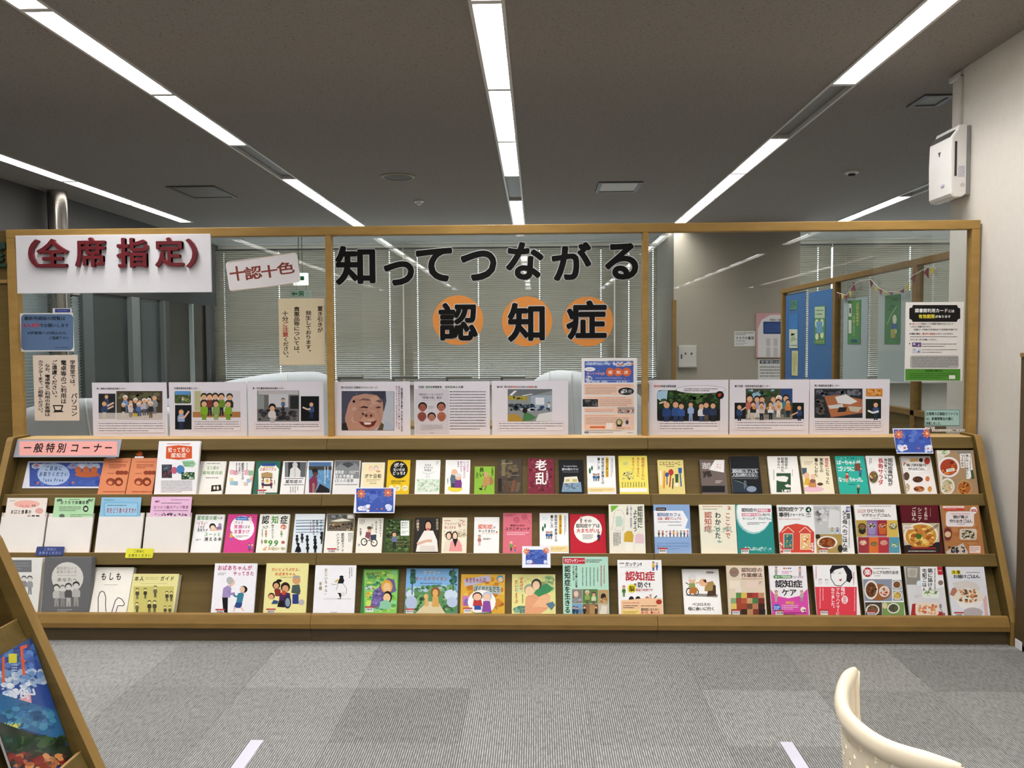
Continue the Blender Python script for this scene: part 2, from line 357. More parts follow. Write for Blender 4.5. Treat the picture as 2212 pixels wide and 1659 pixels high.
# ---------------------------------------------------------------- ceiling lights
PIT = 1.285
def me_of(mb, mt, name):
    me = bpy.data.meshes.new(name); me.from_pydata(mb.V, [], mb.F); me.materials.append(mt); return me
fx = MB(); h = PIT/2
for s in (-1, 1):
    fx.box(min(s*HW, s*.0655), -h, -.006, max(s*HW, s*.0655), h, .004)
    fx.add([(s*.0655, -h, .004), (s*.0655, h, .004), (s*.0625, h, .038), (s*.0625, -h, .038)], [(0, 1, 2, 3)])
    fx.box(-.0655, min(s*h, s*(h-.02)), -.004, .0655, max(s*h, s*(h-.02)), .036)
frame_me = me_of(fx, TRIM, 'light_frame')
LAMPM = mat('lamp_diffuser', 'ffffff', .5, emit=LAMP_E)
diff_me = me_of(MB().box(-.0625, -h+.02, .036, .0625, h-.02, .042), LAMPM, 'lamp_diffuser')
dark_me = me_of(MB().box(-.0655, -h+.02, .02, .0655, h-.02, .026), mat('grey_cover_plate', '77746d', .5, .06, 10), 'cover_plate')
ROWN = ['far left', 'left', 'centre', 'right', 'far right', 'outer right']; ORD = ['nearest', 'second', 'third', 'fourth', 'fifth', 'sixth', 'seventh']
DARK = {(1, 2), (2, 3), (3, 1), (4, 3), (4, 2), (4, 1), (1, -5), (2, -6), (3, -8), (4, -7), (0, -5)}
for si, x in enumerate(SX):
    for k in range(-13, 6):
        yc = 3.79+PIT*k+h
        if si == 0 and k > 4: continue
        if si >= 3 and 2.9 < yc < 5.2 and x > WX: continue
        lit = (si, k) not in DARK
        seen = {0: k >= 2, 1: k >= -1, 2: k >= 0, 3: k >= 0, 4: k >= 3, 5: False}[si]
        first = {0: 2, 1: -1, 2: 0, 3: 0, 4: 3, 5: 0}[si]
        if seen:
            lab = '%s ceiling light of the %s row, %s' % (ORD[k-first], ROWN[si], 'glowing white' if lit else 'unlit behind a grey cover'); grp = 'recessed ceiling lights in rows'
        else:
            lab = 'recessed strip ceiling light behind the viewpoint, mirrored in the glass'; grp = 'ceiling lights behind the viewpoint'
        t = thing('ceiling_light', lab, 'light', Vector((x, yc, CZ)), grp)
        obj('light_frame', frame_me, t)
        obj('lamp_diffuser' if lit else 'cover_plate', diff_me if lit else dark_me, t)
        if lit and yc > -8.5:
            la = bpy.data.lights.new('lamp', 'AREA'); la.shape = 'RECTANGLE'; la.size = .12; la.size_y = 1.2; la.energy = LAMP_W; la.spread = math.radians(122); la.color = (1, .98, .955)
            lo = bpy.data.objects.new('lamp_light', la); COL.objects.link(lo); lo.parent = t; lo.location = (0, 0, .034)

# ---------------------------------------------------------------- ceiling fittings
def ceil_pt(u, v): return onz(u, v, CZ)
p = ceil_pt(860, 381)
t = thing('ceiling_speaker', 'round flush ceiling speaker with grey grille', 'speaker', p)
MB().lathe([(.155, 0), (.155, -.006), (.13, -.012), (.13, 0)], (0, 0, 0), 32).build('trim_ring', mat('tan_ring', '8b8262', .5, .03, 20), t)
MB().lathe([(.128, 0), (.128, -.008), (.0, -.01)], (0, 0, 0), 32).build('grille', mat('grey_grille', '5c5850', .7, .3, 300), t)
def vent(u, v, wx, wy, label, inner, name='ceiling_vent'):
    p = ceil_pt(u, v); t = thing(name, label, 'vent', p); f = .035
    fr = MB()
    for a in ((-wx/2, -wy/2, wx/2, -wy/2+f), (-wx/2, wy/2-f, wx/2, wy/2), (-wx/2, -wy/2+f, -wx/2+f, wy/2-f), (wx/2-f, -wy/2+f, wx/2, wy/2-f)): fr.box(a[0], a[1], -.012, a[2], a[3], 0)
    fr.build('vent_frame', mat('vent_dark', '4f4b46', .5, .05, 10), t)
    MB().box(-wx/2+f, -wy/2+f, -.006, wx/2-f, wy/2-f, -.001).build('vent_plate', inner, t)
vent(438, 414, .47, .62, 'square ceiling vent with dark frame and flat grey plate', mat('vent_plate', '7a756d', .6, .05, 10))
vent(1336, 403, .42, .5, 'square ceiling vent with pale recessed plate in a tan frame', mat('vent_pale', 'b5b0a6', .5, .05, 10))
vent(2012, 216, .2, .26, 'small dark ceiling hatch half hidden behind the white wall', mat('vent_dim', '6b665f', .5))
for (u, v, r, lab, nm) in ((905, 434, .05, 'tiny white sprinkler head on the ceiling', 'sprinkler_head'), (1840, 371, .06, 'round white smoke detector on the ceiling', 'smoke_detector')):
    t = thing(nm, lab, 'detector', ceil_pt(u, v))
    MB().lathe([(r, 0), (r, -.012), (r*.75, -.02)], (0, 0, 0), 20).build('base', WHITE, t)
    MB().lathe([(r*.55, -.02), (r*.5, -.04), (r*.2, -.045)], (0, 0, 0), 16).build('sensor_head', DARKM if nm == 'smoke_detector' else WHITE, t)

# ---------------------------------------------------------------- glazed screen along the left wall, stainless column
def lw(u): return onx(u, 700, -4.88).y
t = thing('glazed_screen', 'dark glazed screen with upright mullions along the left wall', 'glass screen', Vector((-4.898, 8, 0)))
def seg(u0, u1, nm, mt, dx=0.0, th=.02, z0=.0, z1=2.1):
    a, b = sorted((lw(u0), min(12.59, lw(u1)))); b = min(b, 12.59); o = MB().box(0, a-8, z0, th+dx, b-8, z1).build(nm, mt, t); return o
for u0, u1, c in ((103, 150, '3a3632'), (190, 275, '363c3b'), (302, 345, '4c5456'), (362, 408, '4c4845'), (412, 440, '575149')): seg(u0, u1, 'panel', mat('screen_'+c, c, .15, .08, 2))
for u0, u1, c, d in ((168, 190, '585e5e', .06), (275, 292, '767c7c', .06), (292, 302, '2a2a2a', .02), (345, 350, '6a7070', .05), (350, 362, '4a4742', .03), (408, 411, 'c9d4d2', .05), (440, 450, '33312e', .03)): seg(u0, u1, 'mullion', mat('mullion_'+c, c, .35), d)
seg(475, -60, 'header', mat('header', '3a3835', .6, .05, 5), .02, .02, 2.1, CZ-.002)
def slat_blind(name, label, x0, x1, y, z0, z1, cords, col, rail=True, axis='x', gap=.006):
    t = thing(name, label, 'blind', Vector((x0, y, z0)) if axis == 'x' else Vector((y, x0, z0)), 'venetian blinds over the windows')
    Wd = x1-x0; sl = MB(); pit = .0312; n = int((z1-z0-.04)/pit)
    P = (lambda a, b, c: (a, b, c)) if axis == 'x' else (lambda a, b, c: (-b, a, c))
    cuts = sorted(c-x0 for c in cords if x0 < c < x1)
    e = [0]
    for c in cuts: e += [c-gap, c+gap]
    e.append(Wd)
    for i in range(n):
        z = .02+i*pit
        for a, b in zip(e[::2], e[1::2]): sl.add([P(a, .006, z), P(b, .006, z), P(b, .003, z+.014), P(a, .003, z+.014), P(b, -.018, z+.031), P(a, -.018, z+.031)], [(0, 1, 2, 3), (3, 2, 4, 5)])
        for c in cuts: sl.add([P(c-gap, .006, z), P(c+gap, .006, z), P(c+gap, -.002, z+.018), P(c-gap, -.002, z+.018)], [(0, 1, 2, 3)])
    tag(sl.build('slats', mat('slat_'+col, col, .5, .04, 3), t), kind='stuff')
    for z, hh, nm in ((z1-z0-.03, .03, 'head_rail'), (0, .018, 'bottom_rail')):
        hr = MB(); A = [P(a, b, c) for c in (z, z+hh) for b in (-.02, .02) for a in (0, Wd)]; hr.add(A, [(0, 2, 3, 1), (4, 5, 7, 6), (0, 1, 5, 4), (2, 6, 7, 3), (0, 4, 6, 2), (1, 3, 7, 5)])
        hr.build(nm, GREYM, t)
    return t
YB = 12.5
bx = lambda u: ony(u, 700, YB).x
CORDS = [bx(u) for u in (487, 605, 724, 843, 903, 1034, 1166, 1298, 1358, 1410, 1765, 1826, 1963)]
for a, b, lab in ((456, 871, 'grey venetian blind behind the left glass pane'), (873.5, 1326, 'wide grey venetian blind behind the black lettering'), (1329, 1424, 'narrow grey venetian blind left of the beige pillar'), (1700, 1794, 'grey venetian blind right of the beige pillar'), (1797, 2150, 'grey venetian blind above the pennants at the right')):
    slat_blind('venetian_blind', lab, bx(a), bx(b), YB, .96, 2.97, CORDS, 'aea698')
for a, b, lab in ((100, 40, 'pale venetian blind at the far left behind the blue notice'), (167, 151, 'slim pale venetian blind beside the dark door on the left')):
    y0, y1 = sorted((lw(a), lw(b))); slat_blind('venetian_blind', lab, y0, y1, -4.86, .3, 2.08, [], 'c3ced0', axis='y')  # pale bluish slat colour stands in for daylight on these blinds
cp = onx(124, 440, -4.72)
t = thing('stainless_column', 'round stainless steel column standing at the left wall', 'column', Vector((-4.72, cp.y, 0)))
MB().lathe([(.09, 0), (.09, CZ)], (0, 0, 0), 40).build('shaft', STEEL, t, smooth=False)
MB().lathe([(.11, 0), (.11, .05), (.092, .06)], (0, 0, 0), 40).build('base_ring', GREYM, t)

# ================================================================ sloped display shelf below the glass
SL = Vector((0, .4096, .9122)); NN = Vector((0, -.9122, .4096)); P0 = Vector((0, 4.112, .137))
LIPS = [.625, .3125, 0.0]          # slope position of the three lip tops
def Q(x, s, n): return P0+Vector((x, 0, 0))+SL*s+NN*n
BAND = mat('oak_band_highlight', 'cba56c', .45, .1, 8, stretch=(1, 6, 6), spec=.4)  # edge band oak, paled so its colour carries the highlight along the top edges
BACKN, PLATEN = -.062, -.056
def sbox(mb, M, x0, s0, n0, x1, s1, n1):
    V = [M @ Q(x, s, n) for n in (n0, n1) for s in (s0, s1) for x in (x0, x1)]
    mb.add(V, [(0, 2, 3, 1), (4, 5, 7, 6), (0, 1, 5, 4), (2, 6, 7, 3), (0, 4, 6, 2), (1, 3, 7, 5)]); return mb
def display(label, x0, x1, ends, M=Matrix.Identity(4), group='sloped display shelves under the glass', top=True, LIPS=LIPS):
    base = M @ Vector((x0, 4.1, 0)); t = thing('display_shelf', label, 'shelf', base, group); T = Matrix.Translation(-base) @ M
    g = .0006; a, b = x0+g, x1-g
    sbox(MB(), T, a, -.06, BACKN-.018, b, .905, BACKN).build('back_board', WOOD, t)
    for s in LIPS:
        sbox(MB(), T, a, s-.058, BACKN, b, s-.045, -.016).build('shelf_board', WOOD, t)
        ea, eb = (.022 if ends[0] else 0), (.022 if ends[1] else 0)
        sbox(MB(), T, a+ea, s-.045, BACKN, b-eb, s+.175, PLATEN).build('book_plate', WOOD, t, .0008)
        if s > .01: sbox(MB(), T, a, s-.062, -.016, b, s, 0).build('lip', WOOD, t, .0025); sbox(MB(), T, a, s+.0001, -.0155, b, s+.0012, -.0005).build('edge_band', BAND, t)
    P = [(4.112, .137), (4.1125-.019, .095), (4.1125-.019, .07), (4.128, .07), (4.13, .14)]
    P = [(4.112+.0146, .1436), (4.112, .137), (4.0935, .096), (4.0935, .071), (4.115, .071), (4.115, .09)]
    MB().prism(P, a, b, lambda y, z, x: T @ Vector((x, y, z))).build('front_lip', FRAME, t, .002)
    MB().box(a, 4.118, -.0, b, 4.135, .075, T).build('plinth', WOODD, t)
    sbox(MB(), T, a, .938-.063, -.02, b, .938, 0).build('top_rail', WOOD, t, .0025)
    MB().box(a, 4.4965, .975, b, 4.66, .9942, T).build('top_board', BAND, t, .002)
    MB().box(a, 4.60, 0, b, 4.618, .975, T).build('rear_board', WOODD, t)
    SP = [(4.095, 0), (4.095, .118), (4.458, .985), (4.468, .999), (4.482, 1.004), (4.62, 1.004), (4.62, 0)]
    EB = [(4.0935, 0), (4.0935, .1183), (4.4567, .9857), (4.467, 1.0003), (4.4818, 1.0055), (4.62, 1.0055), (4.62, 1.0042), (4.482, 1.0042), (4.4679, .9991), (4.4578, .9851), (4.0948, .1181), (4.0948, 0)]
    for e, xa, xb in ((ends[0], x0-.036, x0), (ends[1], x1, x1+.036)):
        if e:
            MB().prism(SP, xa, xb, lambda y, z, x: T @ Vector((x, y, z))).build('side_panel', WOOD, t)
            MB().prism(EB, xa, xb, lambda y, z, x: T @ Vector((x, y, z))).build('edge_band', WOODE, t)
    return t
XA, XB1, XB2, XC = -2.885, -1.15, .6, 2.33
display('left third of the brown sloped display shelf, with white leaflet pockets', XA, XB1, (1, 0))
display('middle third of the brown sloped display shelf, full of books', XB1, XB2, (0, 0))
display('right third of the brown sloped display shelf, ending at the white wall', XB2, XC, (0, 1))

# ---------------------------------------------------------------- glass partition standing on the shelf
YF = 4.585
t = thing('glass_partition', 'wood framed glass partition standing above the display shelf', 'partition', Vector((0, YF, .994)))
def fb(nm, x0, x1, z0, z1, y0=0, y1=.06, mt=RAILM): return MB().box(x0, y0, z0-.994, x1, y1, z1-.994).build(nm, mt, t, .003)
fb('top_rail', -2.966, 2.402, 2.112, 2.16)
POST = [(-2.966, -2.918), (-1.168, -1.136), (.584, .615), (2.358, 2.402)]
for a, b in POST: fb('post', a, b, .994, 2.112)
for (a, b), (c, d) in zip(POST, POST[1:]):
    MB().box(b, .030, .0, c, .036, 1.118).build('glass_pane', GLASS, t)
# wooden panel with green letters to the left of it
t = thing('wooden_signboard', 'brown wooden panel with dark green letter at the left edge', 'signboard', Vector((-3.3, 4.6, 0)))
MB().box(-.7, 0, 0, .331, .05, 2.158).build('panel_board', WOOD, t, .003)
MB().box(-.7, -.012, 1.862, .331, 0, 1.882).build('ledge_strip', WOODE, t, .002)
GREEN_SIGN = t

# ---------------------------------------------------------------- bookcase at the right edge
t = thing('side_bookcase', 'dark brown low bookcase end at the right edge with a white sticker', 'bookcase', Vector((2.378, 3.35, 0)))
zt = onx(2200, 762, 2.345).z
MB().box(-.033, -.9, .03, .03, .735, zt-.02).build('case_side', WOODD, t, .002)
MB().box(-.038, -.9, zt-.02, .033, .737, zt).build('case_top', WOODE, t, .002)
MB().box(-.02, -.9, 0, .03, .72, .03).build('plinth', DARKM, t)
MB().box(.012, .66, zt, .030, .735, 2.16).build('upper_post', FRAME, t, .002)
MB().box(.012, -.9, 2.12, .030, .66, 2.16).build('upper_rail', FRAME, t, .002)
a, b = onx(2193, 1388, 2.345), onx(2208, 1392, 2.345)
MB().box(-.0342, b.y-3.35, a.z-.022, -.033, a.y-3.35, a.z+.022).build('sticker', PAPER, t)

# ================================================================ wall mounted air purifier
p0 = onx(2098, 350, WX); y0 = p0.y; XFR = ony(2055, 350, y0).x; y1 = onx(2007, 350, XFR).y
zt, zb = ony(2075, 268, y0).z, ony(2080, 421, y0).z
t = thing('air_purifier', 'white wall mounted air purifier above the partition corner', 'air purifier', Vector((WX, (y0+y1)/2, zb)))
W2 = (y1-y0)/2; D = WX-XFR; H = zt-zb
MB().box(-.022, -W2+.004, .0, 0, W2-.004, H-.004).build('wall_plate', GREYM, t, .004)
PR_ = [(-.022, .006), (-.05, -.012), (-D+.012, -.012), (-D, .01), (-D-.004, H*.5), (-D, H*.83), (-D+.03, H*.93), (-.07, H), (-.022, H)]
body = MB().prism([(a, b) for a, b in PR_], -W2, W2, lambda a, b, q: Vector((a, q, b))).build('body', WHITE, t, .008)
gr = MB()
for i in range(7):
    f = (i+.5)/7; gx, gz = -D+.002+.028*f, H*.83+H*.1*f; gr.box(gx-.003, -W2+.02, gz-.002+.002, gx+.001, W2-.02, gz+.004)
gr.build('outlet_grille', DARKM, body)
MB().box(-D+.018, -W2-.0015, H*.27, -D+.03, -W2+.001, H*.76).build('side_slot', DARKM, body)
MB().lathe([(.012, 0), (.012, .0015)], (0, 0, 0), 20).build('round_button', TRIM, body).matrix_local = Matrix.Translation((-.045, -W2+.0005, .055)) @ Matrix.Rotation(math.pi/2, 4, 'X')
MB().box(-.07, -W2-.001, .1, -.035, -W2+.001, .16).build('rating_label', mat('label_grey', 'c7c3cc', .5, .3, 200), t)
lg = MB()
for r_, n_ in enumerate((3, 2, 1)):
    for i in range(n_): lg.box(-D-.0052, (i-(n_-1)/2)*.008-.003, H*.66-r_*.009, -D-.003, (i-(n_-1)/2)*.008+.003, H*.66-r_*.009+.006)
lg.build('logo_mark', DARKM, body)
MB().box(-D-.0045, -.06, .06, -D-.002, -.025, .072).build('print_mark', mat('lilac_print', 'b9b2cf', .5), t)
yc = (y0+y1)/2-.02
t = thing('cable_duct', 'white cable duct running from the ceiling down to the air purifier', 'cable duct', Vector((WX, yc, zt)))
MB().box(-.018, -.012, 0.002, 0, .012, CZ-zt-.03).build('duct', TRIM, t, .003)
MB().box(-.02, -.012, CZ-zt-.045, 0, .12, CZ-zt-.018).build('duct_elbow', TRIM, t, .003)

# ================================================================ foreground: second display shelf seen from its end, bottom left
MF = Matrix.Translation((-1.42-.036, 2.18, 0)) @ Matrix.Rotation(math.radians(90), 4, 'Z') @ Matrix.Translation((-XC-.036, -4.465, 0))
# facing +x: local -y (front) must turn to +x
FG = display('brown sloped display shelf in the left foreground with a glossy magazine', XC-1.5, XC, (0, 1), MF, 'foreground display shelf', True, [.70, .305, 0.0])

# ================================================================ foreground chair with perforated cream back
def chair():
    pts = [(.722, 1.405), (.66, 1.44), (.62, 1.482), (.601, 1.55), (.603, 1.62), (.628, 1.70), (.665, 1.775), (.704, 1.832)]
    t = thing('perforated_chair', 'cream plastic chair with curved perforated backrest in the right foreground', 'chair', Vector((.83, 1.62, 0)))
    O = Vector((.83, 1.62, 0)); n = 28
    def arc(f):
        g = f*(len(pts)-1); i = min(int(g), len(pts)-2); h = g-i
        q = [Vector((*pts[max(0, min(len(pts)-1, j))], 0)) for j in (i-1, i, i+1, i+2)]
        return .5*((2*q[1])+(q[2]-q[0])*h+(2*q[0]-5*q[1]+4*q[2]-q[3])*h*h+(3*q[1]-q[0]-3*q[2]+q[3])*h**3)
    def S(f, g):        # g 0 at the rim, 1 at the bottom of the backrest
        p = arc(f); c = Vector((.80, 1.62, 0)); k = 1-.10*g+.04*math.sin(g*3.1)
        p = c+(p-c)*k; p.x += .05*g*g; p.z = .776-.36*g; return p-O
    back = MB(); NU, NV = 24, 16
    for i in range(NU):
        for j in range(NV):
            f0, f1, g0, g1 = i/NU, (i+1)/NU, j/NV, (j+1)/NV
            hole = 2 <= i < NU-2 and 1 <= j < NV-2 and (i+j) % 2 == 0
            c = [S(f0, g0), S(f1, g0), S(f1, g1), S(f0, g1)]
            if not hole: back.add(c, [(0, 1, 2, 3)])
            else:
                m_ = sum(c, Vector())/4; r = [m_+(S((f0+f1)/2+math.cos(a)*(f1-f0)*.24, (g0+g1)/2+math.sin(a)*(g1-g0)*.3)-m_) for a in [math.radians(225+45*q) for q in range(8)]]
                back.add(c+r, [(0, 1, 6, 5, 4), (1, 2, 8, 7, 6), (2, 3, 10, 9, 8), (3, 0, 4, 11, 10)])
    bk = back.build('backrest', CREAM, t, solid=.005)
    rim = MB(); ring = []
    for i in range(37):
        p = S(i/36, 0); d = (S(min(1, i/36+.02), 0)-S(max(0, i/36-.02), 0)).normalized(); nn = Vector((d.y, -d.x, 0)); tp = .55+.45*min(1, i/4, (36-i)/4)
        ring.append([p+nn*(.0145*tp*math.cos(a))+Vector((0, 0, .020*tp*math.sin(a)-.006)) for a in [2*math.pi*q/12 for q in range(12)]])
    V = [v for r in ring for v in r]; rim.add(V, [(i*12+q, i*12+(q+1) % 12, (i+1)*12+(q+1) % 12, (i+1)*12+q) for i in range(36) for q in range(12)]+[tuple(range(12))[::-1], tuple(36*12+q for q in range(12))])
    rim.build('rim', CREAM, bk, smooth=True)
    for e in (0, 1):
        MB().tube([S(e, g/8)+Vector((0, 0, -.005)) for g in range(9)], [.011-.004*g/8 for g in range(9)], 10).build('side_rim', CREAM, bk, smooth=True)
    MB().grid(lambda a, b: Vector((-.16+.44*a, -.21+.42*b+.0, .435-.03*math.sin(math.pi*b)+.02*(a-.5)**2*4)), 14, 14).build('seat', CREAM, t, smooth=True, solid=.012)
    for x, y in ((-.14, -.19), (-.14, .19), (.26, -.19), (.26, .19)):
        MB().tube([(x, y, .43), (x*1.12, y*1.1, .22), (x*1.2, y*1.18, 0)], .011, 10).build('leg', STEEL, t, smooth=True)
    MB().tube([(-.10, -.04, .42), (-.165, -.04, .44), (-.18, -.04, .52), (-.192, -.04, .72)], [.014, .014, .013, .010], 10).build('back_support', CREAM, t, smooth=True)
chair()

# ================================================================ white tape on the floor
for us, lab in (((542, 569.5, 1599), 'strip of white floor tape on the carpet, left of centre'), ((1684.6, 1711, 1603), 'strip of white floor tape on the carpet beside the cream chair')):
    a, b = onz(us[0], us[2], 0), onz(us[1], us[2], 0)
    tag(MB().box(a.x, 1.9, .0, b.x, a.y, .0012).build('floor_tape', mat('white_tape', 'bdbcc8', .4, .02, 20), None), lab, 'floor tape', 'white floor tapes')
# ================================================================ books on the three rows
YBOT = {'c1': (537, 1043, 1567), 'c2': (455, 957, 1490), 'c3': (447, 955, 1492), 'c4': (450, 960, 1497), 'c5': (532, 1045, 1583)}
def lean(sl, up, th):      # tall things lean out over the lip above them: front plane through the own lip and past the upper lip
    al = math.atan2(th+.003+.0175, up-sl); ey = SL*math.cos(al)+NN*math.sin(al)
    return ey, Vector((1, 0, 0)).cross(ey), -.0175-.0449*math.tan(al)
def book(row, crop, x0, y0, x1, bg, th, label, text, cat='book', name='book', spine=None):
    ox, oy, sc = CROPS[crop]; sl = LIPS[row]; s0 = sl-.0449
    nf = PLATEN+.0012+th; O = Q(0, s0, nf); ex = Vector((1, 0, 0))
    up = (.875, LIPS[0]-.062, LIPS[1]-.062)[row]
    if (onp(ox+x0/sc, oy+y0/sc, O, NN)-O).dot(SL)+s0 > up-.006: ey, n, nf = lean(sl, up, th); O = Q(0, s0, nf)
    else: ey, n = SL, NN
    a, b = onp(ox+x0/sc, oy+y0/sc, O, n), onp(ox+x1/sc, oy+y0/sc, O, n)
    h = (a-O).dot(ey); w = b.x-a.x; O = Q(a.x, s0, nf)
    M = Matrix((ex, ey, n)).transposed().to_4x4(); M.translation = O; iv = M.inverted()
    t = thing(name, label, cat, M, 'books and leaflets on the %s row' % ('upper', 'middle', 'lower')[row])
    c = .0009; sp = spine or ('r' if rnd.random() < .6 else 'l')
    cv = MB().box(0, 0, -c, w, h, 0).box(0, 0, -th, w, h, -th+c)
    cv.box(w-c, 0, -th+c, w, h, -c) if sp == 'r' else cv.box(0, 0, -th+c, c, h, -c)
    cvo = cv.build('cover', mat('cover_'+bg, bg, .5, .02, 30, spec=.14), t)
    e = .0025
    MB().box(c if sp == 'l' else e, e, -th+c, w-(c if sp == 'r' else e), h-e, -c).build('page_block', PAGES, t)
    Print(O, ex, ey, crop, text, cvo, iv, clip=(.0004, .0004, w-.0004, h-.0004))
    return t
R1, R2, R3 = 0, 1, 2
